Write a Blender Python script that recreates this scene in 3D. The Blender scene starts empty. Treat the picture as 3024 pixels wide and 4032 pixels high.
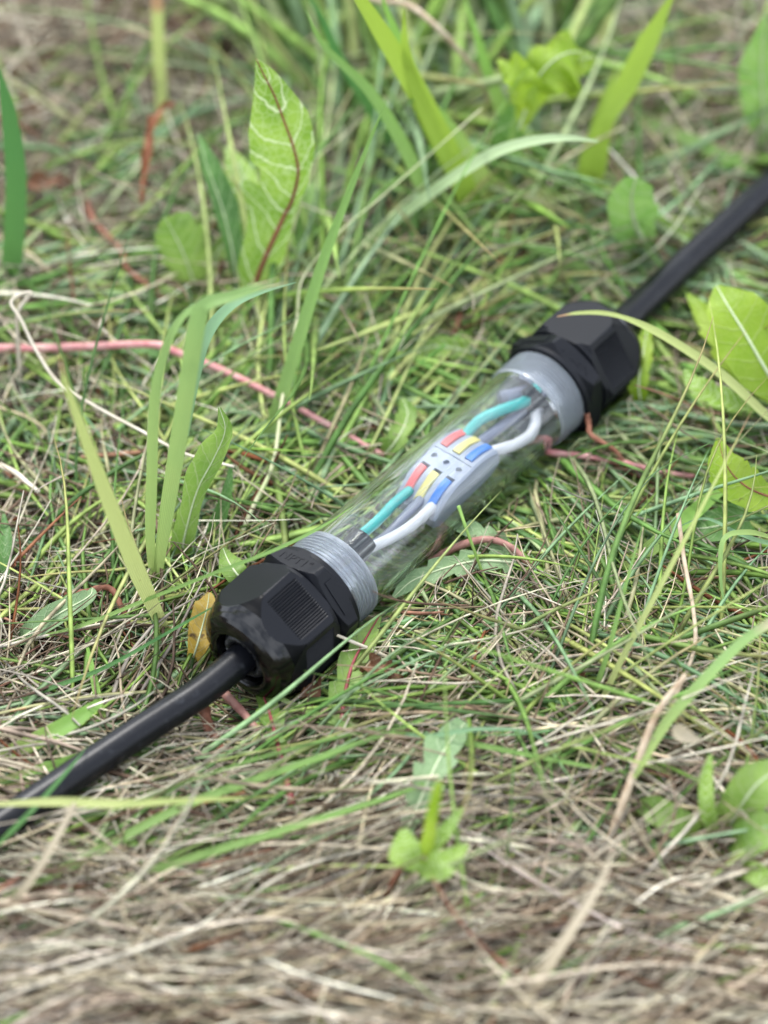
import bpy, bmesh, math, random
import numpy as np
from mathutils import Vector, Matrix
sc = bpy.context.scene
C = sc.collection
R = math.radians
rng = np.random.default_rng(11)
random.seed(5)

# ------------------------------------------------------------------ camera
FOC, PITCH = 77.0, R(47.0)
FPX = FOC / 36.0 * 4032.0
AX_Z = 0.0205                                  # height of the enclosure's axis above the soil
fwd = Vector((0, math.cos(PITCH), -math.sin(PITCH)))
cup = Vector((0, math.sin(PITCH), math.cos(PITCH)))
def ray_src(x, y):
    return Vector((1, 0, 0)) * ((x - 1512) / FPX) + fwd + cup * ((2016 - y) / FPX)
Z1 = FPX * 33.5e-3 / 402
P1 = ray_src(1334, 2258) * Z1
CAM = Vector((0, 0, AX_Z)) - P1                # the near thread end stands over the world origin
cam_d = bpy.data.cameras.new('camera')
cam = bpy.data.objects.new('camera', cam_d); C.objects.link(cam)
cam.location = CAM
cam.rotation_euler = (math.pi / 2 - PITCH, 0, 0)
cam_d.sensor_fit = 'VERTICAL'; cam_d.sensor_height = 36; cam_d.sensor_width = 27
cam_d.lens = FOC; cam_d.clip_start = 0.02; cam_d.clip_end = 200
cam_d.dof.use_dof = True; cam_d.dof.focus_distance = 0.713; cam_d.dof.aperture_fstop = 4.4
sc.camera = cam

# ------------------------------------------------------------------ sky, sun, exposure
SUN_EL, SUN_AZ = R(58), R(-25)
world = bpy.data.worlds.new('World'); sc.world = world; world.use_nodes = True
nt = world.node_tree; nt.nodes.clear()
def N(nt, t, **k):
    n = nt.nodes.new(t)
    for a, b in k.items(): setattr(n, a, b)
    return n
sky = N(nt, 'ShaderNodeTexSky', sky_type='NISHITA', sun_disc=False)
sky.sun_elevation = SUN_EL; sky.sun_rotation = SUN_AZ
sky.air_density = 1.0; sky.dust_density = 2.0
tc = N(nt, 'ShaderNodeTexCoord')
cn = N(nt, 'ShaderNodeTexNoise'); cn.inputs['Scale'].default_value = 3.4; cn.inputs['Detail'].default_value = 4
cn.inputs['Roughness'].default_value = 0.62; cn.inputs['Distortion'].default_value = 0.4
cr = N(nt, 'ShaderNodeValToRGB')
cr.color_ramp.elements[0].position = 0.38; cr.color_ramp.elements[0].color = (0.12, 0.12, 0.12, 1)
cr.color_ramp.elements[1].position = 0.60; cr.color_ramp.elements[1].color = (1, 1, 1, 1)
cc = N(nt, 'ShaderNodeMix', data_type='RGBA')
cc.inputs['A'].default_value = (2.0, 2.5, 3.4, 1); cc.inputs['B'].default_value = (13.4, 14.0, 15.2, 1)
mx = N(nt, 'ShaderNodeMix', data_type='RGBA'); mx.inputs['Factor'].default_value = 0.85
bg = N(nt, 'ShaderNodeBackground'); bg.inputs['Strength'].default_value = 0.1
wo = N(nt, 'ShaderNodeOutputWorld')
L = nt.links.new
L(tc.outputs['Generated'], cn.inputs['Vector']); L(cn.outputs['Fac'], cr.inputs['Fac'])
L(cr.outputs['Color'], cc.inputs['Factor'])
L(sky.outputs['Color'], mx.inputs['A']); L(cc.outputs['Result'], mx.inputs['B'])
L(mx.outputs['Result'], bg.inputs['Color']); L(bg.outputs['Background'], wo.inputs['Surface'])
sun_d = bpy.data.lights.new('sun', 'SUN'); sun_d.energy = 1.5; sun_d.angle = R(12); sun_d.color = (1, 0.98, 0.94)
sun = bpy.data.objects.new('sun', sun_d); C.objects.link(sun)
sd = Vector((math.sin(SUN_AZ) * math.cos(SUN_EL), math.cos(SUN_AZ) * math.cos(SUN_EL), math.sin(SUN_EL)))
sun.rotation_euler = sd.to_track_quat('Z', 'Y').to_euler()
sc.view_settings.view_transform = 'Standard'; sc.view_settings.look = 'None'
sc.view_settings.exposure = 1.2; sc.view_settings.gamma = 1
cy = sc.cycles
cy.use_denoising = True; cy.max_bounces = 14; cy.transmission_bounces = 12; cy.transparent_max_bounces = 12
cy.glossy_bounces = 6; cy.diffuse_bounces = 2; cy.caustics_refractive = True; cy.caustics_reflective = False
cy.sample_clamp_indirect = 20

# ------------------------------------------------------------------ placing helpers (coordinates on a 1659 x 2212 print)
K = 3024 / 1659
def ray(dx, dy): return ray_src(dx * K, dy * K)
def W(dx, dy, h=0.0):                          # the point h mm above the soil seen there
    r = ray(dx, dy); t = (h * 1e-3 - CAM.z) / r.z
    return CAM + r * t
def V(dx, dy, y):                              # the point seen there at world depth y
    r = ray(dx, dy); t = (y - CAM.y) / r.y
    return CAM + r * t
def depth(p): return (p - CAM).dot(fwd)
def mm_per_px(p): return depth(p) * K / FPX    # metres per print pixel at p
def path(pts, lean=0.0):
    """pts: (x, y, h mm) or (x, y) = standing up from the point before, leaning back `lean` mm by the end"""
    out = []; n = len(pts); base = None; k0 = 0
    for i, p in enumerate(pts):
        if len(p) == 3: q = W(p[0], p[1], p[2] + (5 if p[2] >= 3 else 0)); base = q; k0 = i
        else: q = V(p[0], p[1], base.y + lean * 1e-3 * (i - k0) / max(1, n - 1 - k0))
        if q.z < 0.001: q = W(p[0], p[1], 1.0)
        out.append(q)
    return out
def spline(P, n):
    P = [Vector(p) for p in P]
    P = [P[0] * 2 - P[1]] + P + [P[-1] * 2 - P[-2]]
    out = []; m = len(P) - 3
    for k in range(n):
        t = k / (n - 1) * m; i = min(int(t), m - 1); t -= i
        a, b, c, d = P[i:i + 4]
        out.append(0.5 * ((2 * b) + (c - a) * t + (2 * a - 5 * b + 4 * c - d) * t * t + (3 * b - a - 3 * c + d) * t ** 3))
    return out
def interp(tab, u):
    x = u * (len(tab) - 1); i = min(int(x), len(tab) - 2); x -= i
    return tab[i] * (1 - x) + tab[i + 1] * x

# ------------------------------------------------------------------ object helpers
def obj(name, me, mat=None, parent=None):
    me.name = name
    o = bpy.data.objects.new(name, me); C.objects.link(o)
    if mat is not None:
        for m in (mat if isinstance(mat, (list, tuple)) else [mat]): me.materials.append(m)
    if parent is not None: o.parent = parent
    return o
def tag(o, label, cat, group=None, kind=None):
    o['label'] = label
    if kind: o['kind'] = kind
    else: o['category'] = cat
    if group: o['group'] = group
    return o
def empty(name, loc):
    o = bpy.data.objects.new(name, None); C.objects.link(o); o.location = loc
    o.empty_display_size = 0.01
    return o
def mesh_of(verts, faces, smooth=True, uv=None, midx=None):
    me = bpy.data.meshes.new('m'); me.from_pydata([tuple(v) for v in verts], [], faces)
    if smooth: me.polygons.foreach_set('use_smooth', [True] * len(me.polygons))
    if midx is not None: me.polygons.foreach_set('material_index', midx)
    if uv is not None:
        l = me.uv_layers.new(name='UVMap')
        idx = np.zeros(len(me.loops), dtype=np.int32); me.loops.foreach_get('vertex_index', idx)
        l.data.foreach_set('uv', np.asarray(uv, dtype=np.float32)[idx].ravel())
    me.update(); return me
def tube_mesh(P, rad, sides=12, cap=True, wob=0.0):
    """round tube along points P; rad = number or function of 0..1"""
    n = len(P); vs = []; fs = []; uv = []
    T0 = (P[1] - P[0]).normalized(); ref = Vector((0, 0, 1)) if abs(T0.z) < 0.9 else Vector((1, 0, 0))
    for i, p in enumerate(P):
        T = (P[min(i + 1, n - 1)] - P[max(i - 1, 0)]).normalized()
        s = T.cross(ref).normalized(); u = s.cross(T); ref = u
        r = rad(i / (n - 1)) if callable(rad) else rad
        if wob: r *= 1 + wob * (random.random() - 0.5)
        for k in range(sides):
            a = 2 * math.pi * k / sides
            vs.append(p + s * (r * math.cos(a)) + u * (r * math.sin(a))); uv.append((i / (n - 1), k / sides))
    for i in range(n - 1):
        for k in range(sides):
            a = i * sides + k; b = i * sides + (k + 1) % sides
            fs.append((a, b, b + sides, a + sides))
    if cap:
        fs.append(tuple(range(sides))[::-1]); fs.append(tuple((n - 1) * sides + k for k in range(sides)))
    return mesh_of(vs, fs, True, uv)

# ------------------------------------------------------------------ materials
def principled(name, col, rough=0.5, spec=0.5, **k):
    m = bpy.data.materials.new(name); m.use_nodes = True
    b = m.node_tree.nodes['Principled BSDF']
    b.inputs['Base Color'].default_value = (*col, 1); b.inputs['Roughness'].default_value = rough
    b.inputs['Specular IOR Level'].default_value = spec
    for a, v in k.items(): b.inputs[a.replace('_', ' ')].default_value = v
    return m, m.node_tree, b
def add_bump(nt, b, scale, strength, dist=0.0002, detail=3, stretch=None):
    t = N(nt, 'ShaderNodeTexCoord'); n = N(nt, 'ShaderNodeTexNoise')
    n.inputs['Scale'].default_value = scale; n.inputs['Detail'].default_value = detail
    bm = N(nt, 'ShaderNodeBump'); bm.inputs['Strength'].default_value = strength; bm.inputs['Distance'].default_value = dist
    nt.links.new(t.outputs['Object'], n.inputs['Vector'])
    nt.links.new(n.outputs['Fac'], bm.inputs['Height']); nt.links.new(bm.outputs['Normal'], b.inputs['Normal'])
    return n
def vary(nt, b, c1, c2, scale, lo=0.35, hi=0.65, detail=3):
    t = N(nt, 'ShaderNodeTexCoord'); n = N(nt, 'ShaderNodeTexNoise'); n.inputs['Scale'].default_value = scale
    n.inputs['Detail'].default_value = detail
    r = N(nt, 'ShaderNodeValToRGB')
    r.color_ramp.elements[0].position = lo; r.color_ramp.elements[1].position = hi
    r.color_ramp.elements[0].color = (*c1, 1); r.color_ramp.elements[1].color = (*c2, 1)
    nt.links.new(t.outputs['Object'], n.inputs['Vector']); nt.links.new(n.outputs['Fac'], r.inputs['Fac'])
    nt.links.new(r.outputs['Color'], b.inputs['Base Color']); return r
def leafy(name, c1, c2, vein=(0.45, 0.55, 0.25), trans=0.4, rough=0.45, nveins=9, spots=0.0, spotcol=(0.12, 0.07, 0.03), veinamt=0.6):
    """leaf blade: side veins from the leaf's own UVs (u along, v across), mottled green, partly translucent"""
    m, nt, b = principled(name, c1, rough, 0.4); L = nt.links.new
    out = nt.nodes['Material Output']
    uv = N(nt, 'ShaderNodeUVMap'); sp = N(nt, 'ShaderNodeSeparateXYZ'); L(uv.outputs['UV'], sp.inputs[0])
    def M(op, a, bb=None, c=None):
        n = N(nt, 'ShaderNodeMath', operation=op)
        for i, v in enumerate((a, bb, c)):
            if v is None: continue
            if isinstance(v, (int, float)): n.inputs[i].default_value = v
            else: L(v, n.inputs[i])
        return n.outputs[0]
    t = N(nt, 'ShaderNodeTexCoord'); nz = N(nt, 'ShaderNodeTexNoise'); nz.inputs['Scale'].default_value = 120; nz.inputs['Detail'].default_value = 4
    L(t.outputs['Object'], nz.inputs['Vector'])
    av = M('ABSOLUTE', sp.outputs['Y'])
    ph = M('ADD', M('SUBTRACT', M('MULTIPLY', sp.outputs['X'], float(nveins)), M('MULTIPLY', M('POWER', av, 1.4), 1.1)), M('MULTIPLY', nz.outputs['Fac'], 0.9))
    fr = M('ABSOLUTE', M('SUBTRACT', M('FRACT', ph), 0.5))
    vn = M('SMOOTH_MIN', 1.0, M('MAXIMUM', M('MULTIPLY', M('SUBTRACT', fr, 0.42), 14.0), 0.0), 0.1)
    vo = N(nt, 'ShaderNodeTexVoronoi', feature='DISTANCE_TO_EDGE'); vo.inputs['Scale'].default_value = 330
    L(t.outputs['Object'], vo.inputs['Vector'])
    net = M('MAXIMUM', M('SUBTRACT', 1.0, M('MULTIPLY', vo.outputs['Distance'], 12.0)), 0.0)
    veins = M('MINIMUM', M('ADD', vn, M('MULTIPLY', net, 0.35)), 1.0)
    r = N(nt, 'ShaderNodeValToRGB'); r.color_ramp.elements[0].position = 0.38; r.color_ramp.elements[1].position = 0.64
    r.color_ramp.elements[0].color = (*c1, 1); r.color_ramp.elements[1].color = (*c2, 1)
    nb = N(nt, 'ShaderNodeTexNoise'); nb.inputs['Scale'].default_value = 60; nb.inputs['Detail'].default_value = 5
    L(t.outputs['Object'], nb.inputs['Vector']); L(nb.outputs['Fac'], r.inputs['Fac'])
    mxv = N(nt, 'ShaderNodeMix', data_type='RGBA'); mxv.inputs['B'].default_value = (*vein, 1)
    L(M('MULTIPLY', veins, veinamt), mxv.inputs['Factor']); L(r.outputs['Color'], mxv.inputs['A'])
    col = mxv.outputs['Result']
    if spots:
        ns = N(nt, 'ShaderNodeTexNoise'); ns.inputs['Scale'].default_value = 210; ns.inputs['Detail'].default_value = 3
        L(t.outputs['Object'], ns.inputs['Vector'])
        sm = M('MINIMUM', M('MAXIMUM', M('MULTIPLY', M('SUBTRACT', ns.outputs['Fac'], 1 - spots), 14.0), 0.0), 1.0)
        ms = N(nt, 'ShaderNodeMix', data_type='RGBA'); ms.inputs['B'].default_value = (*spotcol, 1)
        L(sm, ms.inputs['Factor']); L(col, ms.inputs['A']); col = ms.outputs['Result']
    L(col, b.inputs['Base Color'])
    bp = N(nt, 'ShaderNodeBump'); bp.inputs['Strength'].default_value = 0.6; bp.inputs['Distance'].default_value = 0.0004
    L(M('ADD', veins, nb.outputs['Fac']), bp.inputs['Height']); L(bp.outputs['Normal'], b.inputs['Normal'])
    tr = N(nt, 'ShaderNodeBsdfTranslucent'); ms = N(nt, 'ShaderNodeMixShader'); ms.inputs[0].default_value = trans
    L(col, tr.inputs['Color']); L(b.outputs[0], ms.inputs[1]); L(tr.outputs[0], ms.inputs[2]); L(ms.outputs[0], out.inputs['Surface'])
    return m
def bladey(name, c1, c2, trans=0.4, tip=None, stripes=26.0, spots=0.0):
    """grass blade: parallel veins across v, c1 near the base to c2, optional withered tip"""
    m, nt, b = principled(name, c1, 0.42, 0.4); L = nt.links.new; out = nt.nodes['Material Output']
    uv = N(nt, 'ShaderNodeUVMap'); sp = N(nt, 'ShaderNodeSeparateXYZ'); L(uv.outputs['UV'], sp.inputs[0])
    r = N(nt, 'ShaderNodeValToRGB'); e = r.color_ramp.elements
    e[0].position = 0.0; e[0].color = (*c1, 1); e[1].position = 0.6; e[1].color = (*c2, 1)
    if tip is not None:
        q = e.new(0.86); q.color = (*c2, 1); q = e.new(0.95); q.color = (*tip, 1)
    nz = N(nt, 'ShaderNodeTexNoise'); nz.inputs['Scale'].default_value = 70; nz.inputs['Detail'].default_value = 5
    t = N(nt, 'ShaderNodeTexCoord'); L(t.outputs['Object'], nz.inputs['Vector'])
    ad = N(nt, 'ShaderNodeMath', operation='MULTIPLY_ADD'); L(nz.outputs['Fac'], ad.inputs[0]); ad.inputs[1].default_value = 0.3
    su = N(nt, 'ShaderNodeMath', operation='SUBTRACT'); L(sp.outputs['X'], su.inputs[0]); su.inputs[1].default_value = 0.15
    L(su.outputs[0], ad.inputs[2]); L(ad.outputs[0], r.inputs['Fac'])
    sn = N(nt, 'ShaderNodeMath', operation='SINE'); mu = N(nt, 'ShaderNodeMath', operation='MULTIPLY')
    L(sp.outputs['Y'], mu.inputs[0]); mu.inputs[1].default_value = stripes; L(mu.outputs[0], sn.inputs[0])
    m2 = N(nt, 'ShaderNodeMath', operation='MULTIPLY_ADD'); L(sn.outputs[0], m2.inputs[0]); m2.inputs[1].default_value = 0.10; m2.inputs[2].default_value = 0.95
    mm = N(nt, 'ShaderNodeMix', data_type='RGBA', blend_type='MULTIPLY'); mm.inputs['Factor'].default_value = 1
    L(r.outputs['Color'], mm.inputs['A']); L(m2.outputs[0], mm.inputs['B'])
    col = mm.outputs['Result']
    if spots:
        ns = N(nt, 'ShaderNodeTexNoise'); ns.inputs['Scale'].default_value = 260; L(t.outputs['Object'], ns.inputs['Vector'])
        rs = N(nt, 'ShaderNodeValToRGB'); rs.color_ramp.elements[0].position = 1 - spots; rs.color_ramp.elements[1].position = 1 - spots + 0.05
        L(ns.outputs['Fac'], rs.inputs['Fac'])
        ms = N(nt, 'ShaderNodeMix', data_type='RGBA'); ms.inputs['B'].default_value = (0.16, 0.09, 0.04, 1)
        L(rs.outputs['Color'], ms.inputs['Factor']); L(col, ms.inputs['A']); col = ms.outputs['Result']
    L(col, b.inputs['Base Color'])
    bp = N(nt, 'ShaderNodeBump'); bp.inputs['Strength'].default_value = 0.4; bp.inputs['Distance'].default_value = 0.0002
    L(sn.outputs[0], bp.inputs['Height']); L(bp.outputs['Normal'], b.inputs['Normal'])
    tr = N(nt, 'ShaderNodeBsdfTranslucent'); ms = N(nt, 'ShaderNodeMixShader'); ms.inputs[0].default_value = trans
    L(col, tr.inputs['Color']); L(b.outputs[0], ms.inputs[1]); L(tr.outputs[0], ms.inputs[2]); L(ms.outputs[0], out.inputs['Surface'])
    return m
def attr_mat(name, trans, rough, spec=0.35, nscale=160, amt=0.5):
    """strand colours from the colour attribute, broken up by noise"""
    m, nt, b = principled(name, (0.3, 0.3, 0.3), rough, spec); L = nt.links.new; out = nt.nodes['Material Output']
    a = N(nt, 'ShaderNodeAttribute', attribute_name='Col')
    t = N(nt, 'ShaderNodeTexCoord'); n = N(nt, 'ShaderNodeTexNoise'); n.inputs['Scale'].default_value = nscale; n.inputs['Detail'].default_value = 3
    L(t.outputs['Object'], n.inputs['Vector'])
    mr = N(nt, 'ShaderNodeMapRange'); mr.inputs['From Min'].default_value = 0.3; mr.inputs['From Max'].default_value = 0.7
    mr.inputs['To Min'].default_value = 1 - amt; mr.inputs['To Max'].default_value = 1 + amt * 0.4; L(n.outputs['Fac'], mr.inputs['Value'])
    mm = N(nt, 'ShaderNodeMix', data_type='RGBA', blend_type='MULTIPLY'); mm.inputs['Factor'].default_value = 1
    L(a.outputs['Color'], mm.inputs['A']); L(mr.outputs['Result'], mm.inputs['B'])
    L(mm.outputs['Result'], b.inputs['Base Color'])
    if trans:
        tr = N(nt, 'ShaderNodeBsdfTranslucent'); ms = N(nt, 'ShaderNodeMixShader'); ms.inputs[0].default_value = trans
        L(mm.outputs['Result'], tr.inputs['Color']); L(b.outputs[0], ms.inputs[1]); L(tr.outputs[0], ms.inputs[2]); L(ms.outputs[0], out.inputs['Surface'])
    return m

M_soil, nt_, b_ = principled('soil', (0.03, 0.022, 0.016), 0.95, 0.1)
vary(nt_, b_, (0.012, 0.009, 0.007), (0.07, 0.05, 0.035), 90); 
M_nylon, nt_, b_ = principled('matte_black_nylon', (0.0045, 0.0052, 0.0078), 0.42, 0.22)
add_bump(nt_, b_, 2600, 0.35, 0.00008)
M_gloss, nt_, b_ = principled('glossy_black_nylon', (0.0012, 0.0012, 0.0016), 0.15, 0.50)
n_ = add_bump(nt_, b_, 60, 0.15, 0.0002, 1)
M_satin, nt_, b_ = principled('satin_black_nylon', (0.002, 0.0022, 0.0028), 0.34, 0.10); add_bump(nt_, b_, 900, 0.2, 0.00005)
M_seal, nt_, b_ = principled('black_rubber_seal', (0.015, 0.016, 0.017), 0.3, 0.6); add_bump(nt_, b_, 900, 1.0, 0.0006)
M_jacket, nt_, b_ = principled('black_cable_jacket', (0.0040, 0.0050, 0.0085), 0.34, 0.30)
vary(nt_, b_, (0.0042, 0.0047, 0.0070), (0.020, 0.022, 0.026), 420, 0.58, 0.76, 6)
n_ = add_bump(nt_, b_, 700, 0.3, 0.0001, 5)
M_glass, nt_, b_ = principled('clear_acrylic', (0.97, 1.0, 0.985), 0.015, 0.5, Transmission_Weight=1.0, IOR=1.49)
n_ = add_bump(nt_, b_, 140, 0.12, 0.0004, 2)
uvn = N(nt_, 'ShaderNodeUVMap'); mp = N(nt_, 'ShaderNodeMapping'); mp.inputs['Scale'].default_value = (1.6, 70, 1)
ns_ = N(nt_, 'ShaderNodeTexNoise'); ns_.inputs['Scale'].default_value = 1.0; ns_.inputs['Detail'].default_value = 4
nb_ = N(nt_, 'ShaderNodeTexNoise'); nb_.inputs['Scale'].default_value = 9.0; nb_.inputs['Detail'].default_value = 5
rr_ = N(nt_, 'ShaderNodeMapRange'); rr_.inputs['From Min'].default_value = 0.54; rr_.inputs['From Max'].default_value = 0.80; rr_.inputs['To Min'].default_value = 0.0; rr_.inputs['To Max'].default_value = 0.5
mu_ = N(nt_, 'ShaderNodeMath', operation='MULTIPLY')
df_ = N(nt_, 'ShaderNodeBsdfDiffuse'); df_.inputs['Color'].default_value = (0.62, 0.70, 0.68, 1); mxs = N(nt_, 'ShaderNodeMixShader')  # pale diffuse streaks along the tube, painted in place of sky reflections
L = nt_.links.new
L(uvn.outputs['UV'], mp.inputs['Vector']); L(mp.outputs['Vector'], ns_.inputs['Vector']); L(uvn.outputs['UV'], nb_.inputs['Vector'])
L(ns_.outputs['Fac'], rr_.inputs['Value']); L(rr_.outputs['Result'], mu_.inputs[0]); L(nb_.outputs['Fac'], mu_.inputs[1])
L(mu_.outputs[0], mxs.inputs[0]); L(b_.outputs[0], mxs.inputs[1]); L(df_.outputs[0], mxs.inputs[2]); L(mxs.outputs[0], nt_.nodes['Material Output'].inputs['Surface'])
M_thread, nt_, b_ = principled('frosted_thread_plastic', (0.64, 0.69, 0.74), 0.14, 0.5, Transmission_Weight=0.72, IOR=1.45)
M_house, nt_, b_ = principled('light_grey_plastic', (0.33, 0.365, 0.475), 0.38, 0.5); add_bump(nt_, b_, 1400, 0.15, 0.00005)
M_red, _, _ = principled('coral_red_plastic', (0.76, 0.08, 0.08), 0.4)
M_yel, _, _ = principled('pale_yellow_plastic', (0.72, 0.62, 0.20), 0.4)
M_blu, _, _ = principled('blue_plastic', (0.0, 0.17, 0.66), 0.4)
M_teal, nt_, b_ = principled('turquoise_insulation', (0.02, 0.42, 0.40), 0.4)
M_white, nt_, b_ = principled('white_insulation', (0.64, 0.63, 0.68), 0.4)
M_grey, nt_, b_ = principled('grey_insulation', (0.17, 0.185, 0.27), 0.4)
M_innerj, nt_, b_ = principled('dark_inner_sheath', (0.07, 0.075, 0.10), 0.35); add_bump(nt_, b_, 900, 0.4, 0.0002)

# ------------------------------------------------------------------ ground
def gnoise(x, y):
    return (0.0022 * np.sin(x * 31 + 1.3 * np.sin(y * 17)) + 0.0018 * np.sin(y * 41 + 2.1 + np.sin(x * 23)) + 0.001 * np.sin(x * 83 + y * 61)) - 0.004
def build_ground():
    n = 150
    t = np.linspace(-1, 1, n); a = np.sign(t) * (0.45 * np.abs(t) + 40 * np.abs(t) ** 7)
    X, Y = np.meshgrid(a, a + 0.05); Zz = gnoise(X, Y)
    vs = np.stack([X, Y, Zz], -1).reshape(-1, 3)
    fs = [(j * n + i, j * n + i + 1, (j + 1) * n + i + 1, (j + 1) * n + i) for j in range(n - 1) for i in range(n - 1)]
    o = obj('ground', mesh_of(vs, fs), M_soil); o['kind'] = 'structure'; o['label'] = 'dark soil under the matted grass'
build_ground()

# ------------------------------------------------------------------ frame of the enclosure
r2 = ray_src(2079, 1604)
P2 = CAM + r2 * ((AX_Z - CAM.z) / r2.z)
A0 = Vector((0, 0, AX_Z)); TL = (P2 - A0).length
a_ = (P2 - A0).normalized(); e1 = Vector((a_.y, -a_.x, 0)); e2 = Vector((0, 0, 1))
print('tube length', TL, a_)
def X(s, u=0.0, v=0.0):                         # s mm along the axis from the near thread end, u to the right, v up
    return A0 + a_ * (s * 1e-3) + e1 * (u * 1e-3) + e2 * (v * 1e-3)
TLm = TL * 1e3
TH = 10.5                                       # visible thread length
GL = 38.0                                       # gland length

def revolve(prof, frame, nphi=96, hexr=None, phi0=0.0, ribs=None, close=True, matfn=None):
    """prof: (s, r) in mm; frame(s, phi, r) -> point; hexr cuts flats"""
    prof = np.array(prof, float); ns = len(prof); phi = np.arange(nphi) / nphi * 2 * math.pi
    r = np.repeat(prof[:, 1][:, None], nphi, 1); s = np.repeat(prof[:, 0][:, None], nphi, 1)
    if hexr is not None:
        ph = (phi - phi0 + math.pi / 6) % (math.pi / 3) - math.pi / 6
        hr = hexr / np.cos(ph)
        flat = r > hr[None, :]
        r = np.minimum(r, hr[None, :])
        if ribs is not None:
            s0, s1, tw, pitch, dep, skip = ribs
            face = np.floor(((phi - phi0 + math.pi / 6) % (2 * math.pi)) / (math.pi / 3)).astype(int)
            tt = hexr * np.tan(ph)
            ok = (np.abs(tt) < tw)[None, :] & (s > s0) & (s < s1) & (~np.isin(face, skip))[None, :] & flat
            wv = dep * (0.55 + 0.45 * np.cos(2 * math.pi * tt / pitch))
            r = np.where(ok, r - wv[None, :], r)
    vs = [frame(s[i, k], phi[k], r[i, k]) for i in range(ns) for k in range(nphi)]
    fs = []; mi = []
    for i in range(ns - 1):
        for k in range(nphi):
            a = i * nphi + k; b = i * nphi + (k + 1) % nphi
            fs.append((a, a + nphi, b + nphi, b)); mi.append(matfn(i, k, prof[i, 0], r[i, k], prof[i, 1]) if matfn else 0)
    if close:
        fs.append(tuple(range(nphi))); mi.append(0)
        fs.append(tuple((ns - 1) * nphi + k for k in range(nphi))[::-1]); mi.append(0)
    me = mesh_of(vs, fs, True, None, mi)
    return me
def sharp(me, ang=30):
    bm = bmesh.new(); bm.from_mesh(me)
    bmesh.ops.recalc_face_normals(bm, faces=bm.faces)
    for e in bm.edges:
        if len(e.link_faces) == 2 and e.calc_face_angle(0) > R(ang): e.smooth = False
    bm.to_mesh(me); bm.free(); return me
def dense(prof, cuts):
    """resample straight spans of a profile so the flats' scallops are smooth"""
    out = []
    for (s0, r0), (s1, r1) in zip(prof[:-1], prof[1:]):
        n = max(1, int(math.hypot(s1 - s0, r1 - r0) / cuts))
        out += [(s0 + (s1 - s0) * k / n, r0 + (r1 - r0) * k / n) for k in range(n)]
    return out + [prof[-1]]

joint = empty('cable_joint', X(TLm / 2, 0, -18))
tag(joint, 'clear tube cable joint with black glands lying on the grass', 'cable joint')
def under(o, p):
    o.parent = p; o.matrix_parent_inverse = Matrix.Translation(p.location).inverted(); return o

# clear tube (thick wall) and the two threaded ends
def fr(s, phi, r): return X(s, r * math.cos(phi), r * math.sin(phi))
ro, ri = 16.0, 13.1
g0, g1 = 1.0, TLm - 2.2
prof = [(g0, ri), (g0, ro)] + [(g0 + (g1 - g0) * k / 30, ro) for k in range(1, 30)] + [(g1, ro), (g1, ri)] + [(g0 + (g1 - g0) * k / 30, ri) for k in range(29, 0, -1)] + [(g0, ri)]
def ring_mesh(prof, nphi=160):
    """closed ring swept from a closed profile (last point = first)"""
    n = len(prof) - 1; vs = [fr(s, 2 * math.pi * k / nphi, r) for s, r in prof[:n] for k in range(nphi)]
    fs = [(i * nphi + k, ((i + 1) % n) * nphi + k, ((i + 1) % n) * nphi + (k + 1) % nphi, i * nphi + (k + 1) % nphi) for i in range(n) for k in range(nphi)]
    uv = [(s / 100.0, abs(2 * k / nphi - 1)) for s, r in prof[:n] for k in range(nphi)]
    me = mesh_of(vs, fs, True, uv); return sharp(me, 40)
tube = under(obj('clear_tube', ring_mesh(prof), M_glass), joint)
def thread_prof(s_in, sgn):
    # s_in: the end facing the tube; threads run away from it
    p = [(0, 13.0), (0, 16.25), (0.25, 16.45), (1.1, 16.45), (1.35, 16.15)]
    pitch = 1.42; x = 1.6
    while x < 12.9:
        p += [(x, 15.6), (x + 0.48, 16.76), (x + 0.70, 16.76), (x + 1.18, 15.6)]; x += pitch
    p += [(14.2, 15.6), (14.2, 13.0)]
    q = [(s_in + sgn * a, b) for a, b in p]; q.append(q[0]); return q
under(obj('threaded_end', ring_mesh(thread_prof(0.85, -1), 128), M_thread), joint)
under(obj('threaded_end', ring_mesh(thread_prof(TLm - 2.05, 1), 128), M_thread), joint)

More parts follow.
